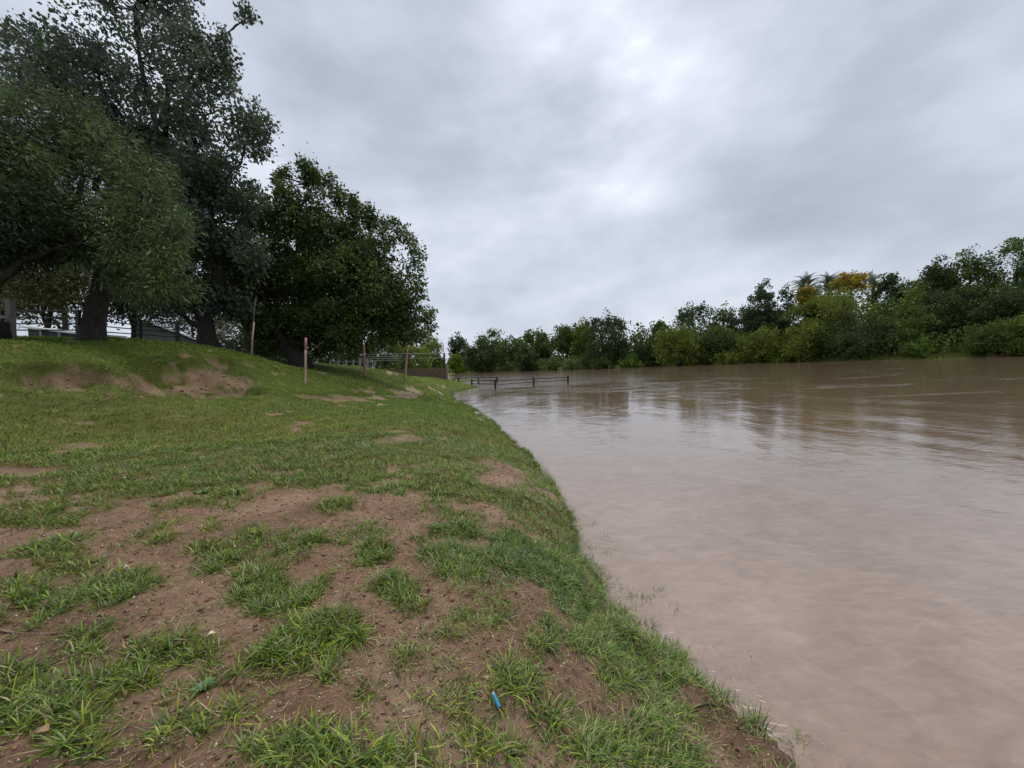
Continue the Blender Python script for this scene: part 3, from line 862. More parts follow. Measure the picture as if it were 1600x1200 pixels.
def limb(mb, a, b, r0, r1, seg=7, steps=7, wob=.06, sag=0.0, seed=0):
    rs = random.Random(seed)
    a = Vector([float(t) for t in a]); b = Vector([float(t) for t in b]); ln_ = (b - a).length
    pts = []; rad_ = []
    j = Vector((0, 0, 0))
    for i in range(steps + 1):
        t_ = i / steps
        if 0 < i < steps:
            j = j * .6 + Vector((rs.gauss(0, 1), rs.gauss(0, 1), rs.gauss(0, .5))) * ln_ * wob
        p = a.lerp(b, t_) + j * math.sin(math.pi * t_) + Vector((0, 0, 1)) * (sag * math.sin(math.pi * t_) * ln_)
        pts.append(p); rad_.append(r0 + (r1 - r0) * t_ ** .8)
    mb.tube(pts, rad_, seg, True, .07)
    return pts

def pxlobe(px, py, rx, ry, D, depth=None, dens=1.0):
    c = at(px, py, D); s = D / F_PX
    return (c[0], c[1], c[2], rx * s, (depth if depth else (rx + ry) * .5) * (s if depth is None else 1), ry * s, dens)

def near_tree(name, label, base, trunk, forks, lobes, nclu, per, csize, leaf, asp, cols, droop, shell, bark=M_BARK, twigs=120, group=None, spread=1.0, twr=.012, subk=0, tall=1.0, coredens=.35, extra=()):
    """trunk: list of points with radii; forks: which trunk point index each limb starts at"""
    t = thing(name, label, 'tree', base, group)
    mb = MB()
    mb.tube([p for p, r in trunk], [r for p, r in trunk], 12, True, .08)
    ends = []
    for i, (start, end, r0) in enumerate(forks):
        pts = limb(mb, start, end, r0, r0 * .3, 8, 9, .045, .04, seed=i * 7 + 1)
        ends += pts[2:]
    if subk:
        lobes = sublobes(lobes, subk, int(abs(base[0]) * 100), tall=tall, coredens=coredens)
    P, Dn, ci, cc = lobes_points(lobes, nclu, per, csize, shell)
    for l in extra:                                     # upright shoots and sprigs at the rim
        k_ = max(3, int(l[6])); c0 = np.array(l[:3]); rr3 = np.array(l[3:6])
        c2 = c0 + rng.uniform(-1, 1, (k_, 3)) * rr3 * .9
        per2 = 9; ci2 = np.repeat(np.arange(k_), per2)
        off = rng.normal(0, .085, (len(ci2), 3))
        P = np.concatenate([P, c2[ci2] + off]); ci = np.concatenate([ci, ci2 + len(cc)])
        dd_ = off * 6; dd_[:, 2] += .3
        Dn = np.concatenate([Dn, dd_]); cc = np.concatenate([cc, c2])
        mb.tube([c0 - np.array((0, 0, rr3[2] * 1.6 + .5 if rr3[2] > .5 else .02)), c0, c0 + np.array((0, 0, rr3[2]))], [.02, .012, .006], 4)
    E = np.array([tuple(e) for e in ends])
    # secondary branches and twigs run from the limbs to the leaf clusters
    order = rng.permutation(len(cc))[:twigs]
    for q in order:
        c = cc[q]; dd = ((E - c) ** 2).sum(1); e = E[int(np.argmin(dd + rng.random(len(E)) * .6))]
        if np.linalg.norm(e - c) > 2.6:
            continue
        limb(mb, e, c, twr * 2.2, twr * .5, 4, 4, .07, .03, seed=int(q))
    mb.build('trunk', bark, t, smooth=True)
    cols = np.array(cols)
    cc_col = cols[rng.integers(0, len(cols), len(cc))] * rng.uniform(.75, 1.25, len(cc))[:, None]
    # leaves at the top of a crown are younger and yellower than those within
    C = cc_col[ci] * rng.uniform(.8, 1.2, len(P))[:, None]
    me_ = leaves_mesh('crown', P, Dn, leaf, asp, C, droop, spread)
    link('crown', me_, t, M_LEAF)
    settle(t)
    return t

# --- tree with fine drooping leaves, on the rise at the left
D1 = 13.0
b1 = at(143, 531, D1); b1[2] = H(b1[0], b1[1])
tr = [(b1 - (0, 0, .3), .44), (b1 + (0.02, 0, .15), .36), (at(145, 505, D1), .29), (at(152, 470, D1), .27), (at(162, 440, D1), .25), (at(170, 410, D1), .24), (at(178, 380, D1), .20)]
fk = [(at(165, 425, D1), at(60, 300, 12.4), .15), (at(172, 405, D1), at(230, 330, 13), .14), (at(178, 380, D1), at(170, 230, 13.5), .15), (at(160, 440, D1), at(260, 410, 12), .10), (at(170, 410, D1), at(90, 190, 13.8), .12), (at(172, 405, D1), at(120, 380, 11.4), .1)]
L1 = [pxlobe(30, 200, 80, 75, 13), pxlobe(110, 230, 80, 60, 13.4), pxlobe(180, 290, 70, 60, 13), pxlobe(60, 300, 100, 75, 12.5), pxlobe(140, 345, 95, 60, 12.6), pxlobe(225, 345, 62, 55, 12.6), pxlobe(235, 405, 55, 50, 12),
      pxlobe(265, 440, 36, 36, 12), pxlobe(170, 410, 50, 30, 12.6, dens=.6), pxlobe(30, 345, 70, 40, 12.5), pxlobe(200, 445, 40, 22, 12.4, dens=.6), pxlobe(-60, 280, 90, 100, 12.5), pxlobe(215, 475, 26, 12, 12.2, dens=.4), pxlobe(285, 350, 22, 24, 12.2, dens=.5)]
near_tree('willow_tree', 'willowy tree with fine drooping olive leaves and thick leaning trunk on the rise', b1, tr, fk, L1, 3600, 26, .26, .17, .20,
          [(.075, .12, .038), (.11, .16, .05), (.145, .19, .058), (.055, .09, .03)], .9, .7, twigs=260, spread=.6, twr=.014, subk=9, tall=1.1)

# --- tall poplar behind it
D2 = 19.0
b2 = at(328, 545, 18.5); b2[2] = H(b2[0], b2[1])
tr = [(b2 - (0, 0, .3), .52), (b2 + (0, 0, .2), .42), (at(322, 525, 18.5), .36), (at(320, 508, 18.5), .36)]
fo = at(320, 510, 18.5)
fk = [(fo, at(345, 470, 18.6), .26), (fo, at(296, 480, 18.4), .26), (at(296, 480, 18.4), at(215, 60, 19), .24), (at(345, 470, 18.6), at(320, 180, 19), .2), (at(318, 516, 18.5), at(262, 478, 17.6), .14), (at(338, 485, 18.5), at(395, 440, 19.5), .14),
      (at(230, 250, 19), at(330, 60, 19), .12), (at(230, 250, 19), at(90, 80, 19), .12), (at(240, 200, 19), at(388, 27, 18.6), .045), (at(296, 480, 18.4), at(150, 260, 19.5), .14), (at(330, 300, 19), at(410, 190, 18.6), .07), (at(215, 60, 19), at(220, -90, 19), .14), (at(330, 300, 19), at(380, 330, 18.6), .08)]
L2 = [pxlobe(110, 70, 85, 70, 19.5, dens=.28), pxlobe(205, 20, 95, 70, 19, dens=.30), pxlobe(300, 50, 55, 60, 19, dens=.30), pxlobe(190, 130, 110, 75, 19, dens=.45), pxlobe(300, 135, 70, 70, 18.6, dens=.42), pxlobe(350, 215, 62, 50, 18.4, dens=.7), pxlobe(400, 195, 22, 28, 18.4, dens=.7),
      pxlobe(275, 235, 90, 70, 19), pxlobe(340, 285, 62, 50, 18.5), pxlobe(325, 360, 70, 60, 18.8), pxlobe(50, 110, 60, 60, 19.5, dens=.25), pxlobe(210, -70, 110, 70, 19, dens=.35), pxlobe(310, 430, 80, 50, 19), pxlobe(240, 400, 80, 70, 20),
      pxlobe(375, 410, 45, 60, 19), pxlobe(130, 200, 90, 60, 20), pxlobe(20, 40, 30, 30, 19.5, dens=.3), pxlobe(350, 475, 50, 24, 19), pxlobe(262, 480, 40, 14, 18, dens=.6), pxlobe(345, 85, 25, 30, 18.6, dens=.6), pxlobe(250, 330, 80, 60, 19.5)]
near_tree('poplar_tree', 'tallest tree, a grey green poplar with airy upper crown and forked dark trunk', b2, tr, fk, L2, 3600, 24, .34, .155, .75,
          [(.085, .112, .078), (.11, .14, .10), (.06, .085, .063), (.095, .145, .062)], .25, .6, twigs=520, spread=.9, twr=.02, subk=9, coredens=.2,
          extra=[pxlobe(px, py, rx, ry, 18.6, dens=dn) for (px, py, rx, ry, dn) in [(392, 26, 9, 7, 10), (384, 20, 10, 8, 10), (372, 32, 6, 5, 4), (380, 12, 6, 5, 4), (345, 60, 10, 14, 8), (350, 95, 8, 14, 7), (358, 120, 8, 12, 7), (402, 165, 5, 12, 6), (418, 185, 7, 10, 8), (412, 210, 8, 8, 6), (400, 240, 6, 10, 6), (395, 290, 8, 8, 6)]])

# --- broad rounded tree nearest the river
D3 = 23.0
b3 = at(470, 578, 21.5); b3[2] = H(b3[0], b3[1])
tr = [(b3 - (0, 0, .3), .8), (b3 + (0, 0, .3), .62), (at(462, 556, 21.8), .5), (at(448, 535, 22), .42)]
fo = at(458, 548, 22)
fk = [(fo, at(412, 490, 21.6), .26), (fo, at(470, 440, 23), .3), (fo, at(540, 480, 22.6), .26), (at(470, 450, 23), at(482, 290, 23), .15), (at(470, 450, 23), at(560, 340, 23), .14), (at(540, 480, 22.6), at(640, 470, 22.4), .12), (at(412, 490, 21.6), at(400, 400, 22.5), .14), (at(412, 490, 21.6), at(385, 500, 21), .1), (at(540, 480, 22.6), at(600, 400, 23), .12)]
L3 = [pxlobe(425, 335, 42, 42, 23), pxlobe(482, 335, 40, 52, 23), pxlobe(558, 390, 45, 48, 23), pxlobe(600, 405, 48, 52, 22.6), pxlobe(520, 420, 85, 70, 23), pxlobe(435, 425, 75, 80, 23.4), pxlobe(600, 470, 52, 55, 22.4), pxlobe(638, 492, 28, 38, 22.4),
      pxlobe(560, 500, 80, 36, 22), pxlobe(500, 505, 70, 32, 22), pxlobe(395, 450, 50, 60, 23), pxlobe(482, 272, 7, 24, 23, dens=3), pxlobe(500, 285, 14, 14, 23, dens=1.0), pxlobe(515, 287, 8, 12, 23, dens=1.), pxlobe(437, 285, 6, 16, 23, dens=2), pxlobe(555, 330, 7, 22, 23, dens=2.), pxlobe(576, 338, 7, 18, 23, dens=2.),
      pxlobe(527, 312, 6, 20, 23, dens=2), pxlobe(606, 352, 22, 10, 23, dens=.8), pxlobe(650, 400, 9, 22, 22.6, dens=.8), pxlobe(655, 440, 8, 16, 22.6, dens=.7), pxlobe(668, 490, 8, 12, 22.2, dens=.9), pxlobe(662, 515, 14, 10, 22.2, dens=.6), pxlobe(630, 520, 40, 18, 22), pxlobe(430, 500, 50, 26, 22.6), pxlobe(450, 270, 14, 6, 23, dens=.5), pxlobe(632, 370, 20, 14, 22.6), pxlobe(470, 530, 60, 26, 23), pxlobe(530, 535, 50, 22, 23.5), pxlobe(430, 530, 40, 26, 24)]
near_tree('mulberry_tree', 'broad rounded dark green tree with upright top shoots beside the river', b3, tr, fk, L3, 5800, 20, .34, .17, .62,
          [(.058, .092, .023), (.092, .138, .029), (.15, .185, .035), (.04, .066, .018)], .45, .72, twigs=340, spread=.9, twr=.02, subk=8, coredens=.6,
          extra=[pxlobe(px, py, rx, ry, 23, dens=4 + dn * 2.2) for (px, py, rx, ry, dn) in [(481, 268, 6, 22, 5), (484, 285, 12, 18, 2.5), (500, 280, 16, 9, 2.5), (516, 286, 6, 14, 3.5), (437, 283, 5, 17, 5), (444, 275, 8, 6, 2), (555, 326, 6, 20, 5), (576, 335, 6, 18, 5), (528, 312, 6, 22, 4),
                 (606, 352, 20, 8, 2.5), (628, 362, 10, 12, 2.5), (646, 385, 8, 16, 2.5), (655, 420, 7, 12, 2), (657, 455, 7, 12, 2), (672, 487, 9, 4, 3), (668, 500, 10, 5, 2.5), (673, 513, 7, 6, 2.5), (662, 523, 9, 6, 2), (541, 345, 6, 14, 4), (590, 345, 6, 12, 3), (497, 308, 16, 14, 2), (455, 300, 9, 10, 2), (450, 262, 7, 3, 2)]])

# --- tree whose trunk stands outside the frame on the left, with one bough reaching in
b0 = at(-60, 560, 11); b0[2] = H(b0[0], b0[1])
tr = [(b0 - (0, 0, .3), .42), (b0 + (.0, 0, .3), .34), (at(-40, 500, 11), .28), (at(-20, 465, 11), .24)]
fk = [(at(-25, 470, 11), at(45, 400, 11.3), .17), (at(40, 405, 11.3), at(110, 382, 11.6), .09), (at(-20, 465, 11), at(-40, 330, 11), .16), (at(-40, 400, 11), at(40, 200, 11.5), .12)]
L0 = [pxlobe(-30, 330, 90, 80, 11), pxlobe(20, 390, 60, 30, 11.5, dens=.7), pxlobe(-20, 240, 60, 60, 11.5), pxlobe(-120, 300, 100, 120, 11), pxlobe(60, 372, 60, 18, 12, dens=.6), pxlobe(10, 425, 30, 14, 11.4, dens=.5)]
near_tree('acacia_tree', 'dark tree at the left edge of the photograph with a thick bough bending inward', b0, tr, fk, L0, 1300, 26, .36, .16, .25,
          [(.035, .055, .022), (.05, .075, .028), (.028, .044, .018)], .7, .7, twigs=90, spread=.7)

# --- lighter trees behind the fence, on the rise
def back_tree(name, label, px, py_base, D, lobes, leansto, nclu, cols, leaf=.22, asp=.5, rad0=.2, group='trees behind the dark fence'):
    b = at(px, py_base, D); b[2] = float(H(b[0], b[1])) - .1
    top = at(leansto[0], leansto[1], D)
    tr_ = [(b - (0, 0, .3), rad0 * 1.2), (b + (0, 0, .2), rad0), (b * .6 + top * .4, rad0 * .8), (top, rad0 * .6)]
    fk_ = [(top, np.array(l[:3]), rad0 * .5) for l in lobes[:4]] + [(b * .5 + top * .5, np.array(lobes[0][:3]) - (0, 0, .4), rad0 * .5)]
    return near_tree(name, label, b, tr_, fk_, lobes, nclu, 18, .5, leaf, asp, cols, .4, .7, twigs=40, group=group, twr=.02)
OL = [(.085, .10, .03), (.11, .125, .035), (.065, .085, .028), (.14, .14, .04)]
DG = [(.04, .062, .028), (.055, .08, .035), (.035, .05, .024)]
back_tree('olive_tree', 'yellowish olive tree behind the fence, between the bough and the willow trunk', 62, 524, 27, [pxlobe(80, 425, 50, 40, 27), pxlobe(45, 455, 50, 28, 27), pxlobe(115, 455, 38, 32, 27), pxlobe(100, 400, 34, 24, 28), pxlobe(30, 475, 26, 10, 26, dens=.6), pxlobe(60, 493, 36, 9, 27, dens=.8), pxlobe(112, 500, 22, 9, 27, dens=.8)], (80, 480), 700, OL)
back_tree('shade_tree', 'dark spreading tree behind the fence with a forked trunk over the pale roof edge', 103, 526, 31, [pxlobe(20, 440, 55, 40, 31), pxlobe(110, 470, 45, 16, 31, dens=.7), pxlobe(-20, 460, 40, 36, 31)], (100, 486), 420, DG, rad0=.25)
back_tree('shade_tree', 'dark leafy tree behind the fence just right of the willow trunk', 205, 528, 29, [pxlobe(205, 440, 40, 42, 29), pxlobe(250, 465, 50, 24, 29), pxlobe(180, 475, 28, 24, 28), pxlobe(225, 490, 40, 10, 28, dens=.5)], (210, 480), 620, DG)
back_tree('shade_tree', 'ragged tree with low thin branches behind the grey sloping roof', 300, 532, 38, [pxlobe(300, 500, 40, 18, 38, dens=.7), pxlobe(265, 505, 26, 12, 38, dens=.5), pxlobe(340, 508, 26, 18, 38, dens=.7)], (300, 508), 190, DG, rad0=.15)
back_tree('weeping_tree', 'small weeping olive green tree behind the thin staked sapling', 415, 566, 33, [pxlobe(385, 520, 40, 28, 33), pxlobe(430, 520, 40, 36, 33), pxlobe(410, 545, 50, 16, 33), pxlobe(372, 545, 20, 12, 33)], (410, 535), 620, OL[:3] + DG[:1])

# ------------------------------------------------------------------ far bank trees
FT = {'dark': [(.035, .052, .026), (.05, .07, .034), (.065, .085, .04)],
      'mid': [(.055, .082, .030), (.075, .105, .038), (.095, .125, .045)],
      'olive': [(.085, .11, .030), (.12, .145, .038), (.15, .17, .045)],
      'grey': [(.065, .085, .055), (.085, .11, .07), (.055, .075, .05)],
      'lime': [(.16, .20, .035), (.20, .24, .045), (.12, .17, .035)],
      'orange': [(.32, .21, .045), (.36, .27, .05), (.13, .14, .05)],
      'pale': [(.12, .155, .075), (.15, .18, .085), (.10, .13, .06)],
      'green': [(.07, .12, .03), (.095, .15, .035), (.12, .18, .04)]}

def far_tree(name, label, px, top, hw, D, kind, base=None, round_=False, low=.0, spiky=0, cat='tree', dens=1.0, group=None, gap=0):
    c = at(px, 560, D); xg, yg = c[0], c[1]
    zb = float(H(np.array([xg]), np.array([yg]))[0])
    if base is None:
        zb_ = zb
    else:
        zb_ = max(at(px, base, D)[2], zb - .3) if base else zb
    zt = at(px, top, D)[2]
    s = D / F_PX; R = hw * s; Ht = zt - zb_
    t = thing(name, label, cat, (xg, yg, zb), group)
    lobes = []
    rs = np.random.default_rng(int(px * 7 + top))
    y0 = low
    nl = 5 if round_ else 10
    hmid = .5 + y0 * .22; hr = .5 - y0 * .2
    lobes.append((xg, yg, zb_ + Ht * hmid, R * .74, R * .74, Ht * hr * .86, .8))
    if not low > .05:
        lobes.append((xg, yg, zb_ + Ht * .26, R * .86, R * .8, Ht * .26, .9))
    for i in range(nl + 3):
        a = rs.uniform(0, 2 * np.pi); hh = rs.uniform(.14 + max(y0, 0) * .9, .84)
        sh = math.sqrt(max(.2, 1 - ((hh - .42) / .60) ** 2)); lr = rs.uniform(.26, .44) * R
        q = max(0, R * sh - lr * .9) * rs.uniform(.75, 1.05)
        lobes.append((xg + math.sin(a) * q, yg + math.cos(a) * q, zb_ + Ht * hh, lr, lr, lr * (.8 if Ht < 3 * R else 1.1), 1.1))
    # a ragged top that reaches the height seen
    for i in range(4 + spiky * 3):
        ox = rs.uniform(-.5, .5) if i else rs.uniform(-.1, .1)
        hh = zb_ + Ht * (.965 - .30 * abs(ox) - (rs.uniform(0, .1) if i else 0))
        lr = (.24 if not spiky else .09) * R
        lobes.append((xg + ox * 1.4 * R, yg + rs.uniform(-.3, .3) * R, hh - (lr if not spiky else Ht * .05), lr, lr, lr if not spiky else Ht * .10, .8 if not spiky else 1.5))
    area = (2 * hw) * max(5, (Ht / s))
    lobes = sublobes(lobes, 4 if round_ else 5, int(px), .34, .5, .8, .8)
    ls = min(.75, max(.2, .0042 * D))
    lpx = ls / s
    nleaf = int(min(8800, max(500, area * 5.0 / (lpx * lpx * .5))) * dens)
    per = 14
    nclu = max(30, nleaf // per)
    P, Dn, ci, cc = lobes_points(lobes, nclu, per, R * .05 + ls * .75, .8)
    P[:, 2] = np.maximum(P[:, 2], zb + .05)
    cols = np.array(FT[kind])
    hf = np.clip((cc[:, 2] - zb) / max(Ht, .1), 0, 1)
    cl_ = cols[np.clip((rs.random(len(cc)) * 3).astype(int), 0, 2)] * rs.uniform(.72, 1.3, len(cc))[:, None]
    C = cl_[ci] * rng.uniform(.8, 1.2, len(P))[:, None] * np.array((1.3, 1.35, .9))
    mb = MB()
    tr0 = max(.08, R * .06)
    lean = rs.uniform(-.12, .12) * Ht
    ctop = (xg + lean, yg, zb_ + Ht * .7)
    mb.tube([(xg, yg, zb - .4), (xg + lean * .2, yg, zb_ + Ht * .25), ctop], [tr0 * 1.3, tr0, tr0 * .35], 6, True)
    for i in range(1, 5):
        l = lobes[i]
        mb.tube([(xg + lean * .3, yg, zb_ + Ht * .3), ((xg + l[0]) / 2, (yg + l[1]) / 2, (zb_ + Ht * .3 + l[2]) / 2 + .1 * R), l[:3]], [tr0 * .6, tr0 * .4, tr0 * .15], 5, True)
    mb.build('trunk', M_BARK, t, smooth=True)
    link('crown', leaves_mesh('crown', P, Dn, ls, .85, C, .25, .9), t, M_FAR)
    settle(t)
    return t

GB = 'trees on the far bank'
FARLIST = [
 # beyond the near headland
 ('broad_tree', 'dark shrubby tree behind the rounded riverside tree, left of the pink topped post', 450, 545, 60, 60, 'dark', 584, {}),
 ('broad_tree', 'dark green tree behind the upright posts, under the edge of the rounded tree', 530, 528, 42, 62, 'dark', 584, {}),
 ('broad_tree', 'green tree behind the wall, just right of the post with the white tie', 590, 522, 38, 70, 'mid', 585, {}),
 ('broad_tree', 'brownish olive tree directly behind the post nearest the river', 640, 534, 34, 80, 'olive', 585, {}),
 ('broad_tree', 'dense green tree behind the right end of the brown wall', 672, 527, 26, 190, 'olive', 585, {}),
 ('broad_tree', 'thin topped dark tree standing just right of the end of the brown wall', 716, 516, 17, 205, 'dark', 583, {'spiky': 1}),
 ('bush', 'yellow green bush on the far waterline just right of the brown wall', 712, 553, 14, 195, 'lime', 583.5, {'round_': True, 'low': -.1}),
 ('broad_tree', 'tall two headed tree above the rounded dark mass behind the flooded fence', 768, 509, 26, 190, 'mid', 581, {}),
 ('broad_tree', 'rounded dark green tree standing at the water behind the flooded fence', 752, 531, 34, 175, 'dark', 581, {'round_': True}),
 ('broad_tree', 'mid green tree behind the middle posts of the flooded fence', 800, 520, 28, 172, 'mid', 580, {}),
 ('broad_tree', 'flat topped green tree above the outermost flooded fence post', 838, 513, 28, 160, 'mid', 579, {}),
 ('broad_tree', 'low rounded deep green tree between the flat topped and the feathery trees', 822, 540, 28, 150, 'dark', 579, {'round_': True}),
 ('broad_tree', 'feathery green tree with sky showing through its trunk level', 885, 505, 26, 150, 'mid', 577, {'low': .3}),
 ('broad_tree', 'slender olive tree beside the big dark tree on its river bend side', 912, 500, 20, 142, 'olive', 577, {'low': .2, 'spiky': 1}),
 ('bush', 'low pale bush on the far shore, the one closest to the brown wall', 790, 567, 18, 168, 'pale', 581, {'round_': True, 'low': -.1}),
 ('bush', 'low pale bush on the far shore behind the two middle fence posts', 822, 562, 20, 155, 'pale', 580, {'round_': True, 'low': -.1}),
 ('bush', 'low pale bush on the far shore directly above the outermost fence post', 858, 559, 22, 146, 'pale', 579, {'round_': True, 'low': -.1}),
 ('bush', 'low pale bush on the far shore at the foot of the feathery tree', 893, 558, 20, 138, 'pale', 578, {'round_': True, 'low': -.1}),
 ('broad_tree', 'big dark tree with a brushlike top standing out mid river bend', 947, 489, 43, 127, 'dark', 575, {'spiky': 1, 'dens': 1.15}),
 ('bush', 'dull green bush at the foot of the big dark tree', 942, 556, 22, 122, 'mid', 575.5, {'round_': True}),
 ('bush', 'bright green bush right beside the big dark tree at the water', 985, 555, 20, 120, 'green', 573.5, {'round_': True}),
 ('broad_tree', 'mid green tree just behind and right of the big dark tree', 1003, 510, 30, 128, 'mid', 573, {}),
 ('broad_tree', 'thin brushlike tree top between the dark tree and the round olive tree', 1030, 498, 20, 132, 'mid', 572, {'spiky': 1}),
 ('broad_tree', 'large rounded olive green tree standing at the waterline mid bank', 1062, 508, 48, 113, 'olive', 570, {'round_': True, 'dens': 1.1}),
 ('broad_tree', 'tall grey green domed tree behind the round olive tree', 1088, 471, 42, 124, 'grey', 570, {}),
 ('broad_tree', 'bristly topped tree between the domed tree and the sparse twin crown', 1128, 474, 27, 124, 'mid', 569, {'spiky': 1}),
 ('broad_tree', 'dull grey tree filling the gap below the sparse twin crown', 1163, 477, 27, 120, 'grey', 568, {}),
 ('broad_tree', 'green middle storey tree behind the low brown bush on the far bank', 1128, 506, 38, 110, 'mid', 569, {}),
 ('broad_tree', 'sparse tall grey tree crown with sky gaps left of the palms', 1190, 440, 24, 112, 'grey', 567, {'dens': 1.0, 'low': .2}),
 ('broad_tree', 'smoky grey green tree directly left of the palms', 1226, 443, 28, 108, 'grey', 566, {}),
 ('bush', 'low brownish olive bush on the far shore right of the round olive tree', 1140, 552, 28, 104, 'olive', 570, {'round_': True, 'low': -.1}),
 ('broad_tree', 'olive tree in front of the smoky grey tree, below the palms', 1190, 510, 40, 102, 'olive', 568, {}),
 ('bush', 'bright yellow green bush at the water below the palms', 1218, 537, 22, 98, 'lime', 567, {'round_': True}),
 ('broad_tree', 'soft olive tree crown right under the palm fronds', 1275, 447, 48, 98, 'olive', 565, {'dens': 2.3}),
 ('flowering_tree', 'small orange flowering tree top directly under the palms', 1262, 446, 14, 99, 'orange', 476, {'dens': 2.0, 'round_': True, 'cat': 'flowering tree'}),
 ('flowering_tree', 'wide orange blossoming tree top right of the palms', 1330, 425, 27, 99, 'orange', 456, {'dens': 1.6, 'cat': 'flowering tree'}),
 ('broad_tree', 'dark bushy treetop just right of the orange blossom', 1386, 423, 26, 104, 'dark', 562, {}),
 ('broad_tree', 'dark green treetop between the orange blossom side and the tall dark wood', 1420, 428, 27, 100, 'dark', 562, {}),
 ('broad_tree', 'huge rounded olive green tree sweeping down to the river below the orange blossom', 1330, 452, 74, 88, 'olive', 564, {'dens': 1.3}),
 ('broad_tree', 'deep green lower tree at the foot of the huge rounded tree', 1345, 497, 62, 81, 'dark', 564, {'round_': True, 'dens': 1.2}),
 ('broad_tree', 'green spreading tree left of the huge rounded tree at the water', 1262, 505, 34, 92, 'olive', 566, {}),
 ('broad_tree', 'olive topped tree between the huge rounded tree and the tall dark wood', 1436, 437, 42, 84, 'olive', 562, {}),
 ('broad_tree', 'ragged dark tree top rising highest left of the tall wood', 1470, 390, 30, 82, 'dark', 562, {'dens': 1.0, 'low': .1}),
 ('broad_tree', 'tall dark tree with a lumpy crown between the ragged top and the last tree', 1512, 380, 36, 78, 'mid', 560, {'dens': 1.7}),
 ('broad_tree', 'tallest dark tree of the far bank at the right edge with sprawling top branches', 1580, 360, 46, 74, 'mid', 559, {'dens': 1.8}),
 ('broad_tree', 'dark tree partly cut off by the right edge of the photograph', 1650, 352, 50, 68, 'dark', 556, {'dens': 1.5}),
 ('broad_tree', 'shadowy dark green tree low in the tall wood behind the right hand bushes', 1500, 440, 48, 74, 'dark', 561, {'dens': 1.2}),
 ('broad_tree', 'gloomy dark tree at the foot of the tallest tree', 1570, 440, 46, 68, 'dark', 559, {'dens': 1.2}),
 ('broad_tree', 'mid green lower tree under the olive topped tree', 1428, 490, 40, 76, 'mid', 562, {}),
 ('bush', 'bright green waterside bush right of the huge rounded tree', 1440, 530, 32, 72, 'green', 562, {'round_': True}),
 ('bush', 'small dull bush between the bright green bush and the large corner bushes', 1492, 541, 26, 69, 'mid', 561, {'round_': True}),
 ('bush', 'large light green bush at the waterline near the right edge', 1560, 500, 42, 64, 'mid', 558, {'dens': 1.1}),
 ('bush', 'leafy bush in the far right corner of the far bank', 1625, 490, 44, 60, 'olive', 556, {}),
 ('broad_tree', 'dark tree outside the frame beyond the right corner bush', 1740, 360, 70, 58, 'mid', 552, {}),
]
for (nm, lb, px, top, hw, D, kd, base, kw) in FARLIST:
    kw = dict(kw)
    cat = kw.pop('cat', 'bush' if nm == 'bush' else 'tree')
    far_tree(nm, lb, px, top, hw, D, kd, base, cat=cat, group=('bushes along the far waterline' if nm == 'bush' else GB), **kw)

def brush_and_far_wood():
    A2 = []; 
    for i in range(1, len(FAR) - 2):
        a, b = FAR[i], FAR[i + 1]; ln_ = np.hypot(*(b - a)); nrm = np.array((-(b - a)[1], (b - a)[0])) / ln_
        mid = (a + b) / 2
        Dm = max(60, np.hypot(*mid))
        for (d0, d1, hmax, ls, dens) in [(-.4, 5, 3.6, .0042, 1.0), (8, 16, 9.0, .006, .8), (22, 34, 13.0, .0075, .6)]:  # low shrubs in front, then two taller belts of wood filling sky gaps
            size = ls * Dm
            k = int(ln_ * hmax * 3.6 * dens / (size * size * .5) * .48)
            t_ = rng.random(k); q = rng.uniform(d0, d1, k)
            P = a + (b - a) * t_[:, None] + nrm * q[:, None]
            A2.append(np.stack([P[:, 0], P[:, 1], rng.random(k), np.full(k, hmax), np.full(k, size)], -1))
    A2 = np.concatenate(A2)
    x_, y_, u_, hm, sz = A2.T
    zg_ = H(x_, y_); hh = hm * (.35 + 1.1 * fbm(x_ * .16, y_ * .16, 4, 61)) * u_ ** .8
    P = np.stack([x_, y_, zg_ + hh], -1)
    cl = fbm(x_ * .25, y_ * .25, 3, 66)[:, None]
    base = np.array((.050, .078, .030)) * (1 - cl) + np.array((.10, .13, .045)) * cl
    C = base * rng.uniform(.7, 1.35, len(P))[:, None] * np.array((1.2, 1.3, .85))
    print('brush_and_far_wood', len(P))
    Dn = rng.normal(0, 1, P.shape); Dn[:, 2] += .4
    link('brush_and_far_wood', leaves_mesh('brush_and_far_wood', P, Dn, sz, .9, C, .2, .5), None, M_FAR, kind='stuff')
brush_and_far_wood()

# ------------------------------------------------------------------ palms
def frond_mesh(L=5.3, seed=0):
    rs = random.Random(seed)
    mb = MB()
    pts = []
    for i in range(9):
        t_ = i / 8; pts.append(Vector((0, L * t_ * (1 - .14 * t_ * t_), L * .20 * math.sin(math.pi * t_) - L * .34 * t_ ** 3)))
    mb.tube(pts, [.05 * (1 - .8 * i / 8) for i in range(9)], 4, True)
    for i in range(1, 27):
        t_ = i / 27; f_ = t_ * 8; k = min(int(f_), 7); p = pts[k].lerp(pts[k + 1], f_ - k); d = (pts[k + 1] - pts[k]).normalized()
        ll = .75 * math.sin(math.pi * (t_ * .8 + .15)) + .12
        for s in (-1, 1):
            tip = p + Vector((s * ll * .75, 0, 0)) + d * ll * .6 + Vector((0, 0, -.12 * ll))
            w_ = d * .075
            mb.add([p - w_, p + w_, tip, p + (tip - p) * .5 + w_ * 1.3 + Vector((0, 0, .03))], [(0, 1, 3), (0, 3, 2)])
    me_ = bpy.data.meshes.new('frond'); me_.from_pydata(mb.v, [], mb.f); me_.update(); me_.materials.append(M_FRONDLEAF)
    return me_
FROND = frond_mesh()
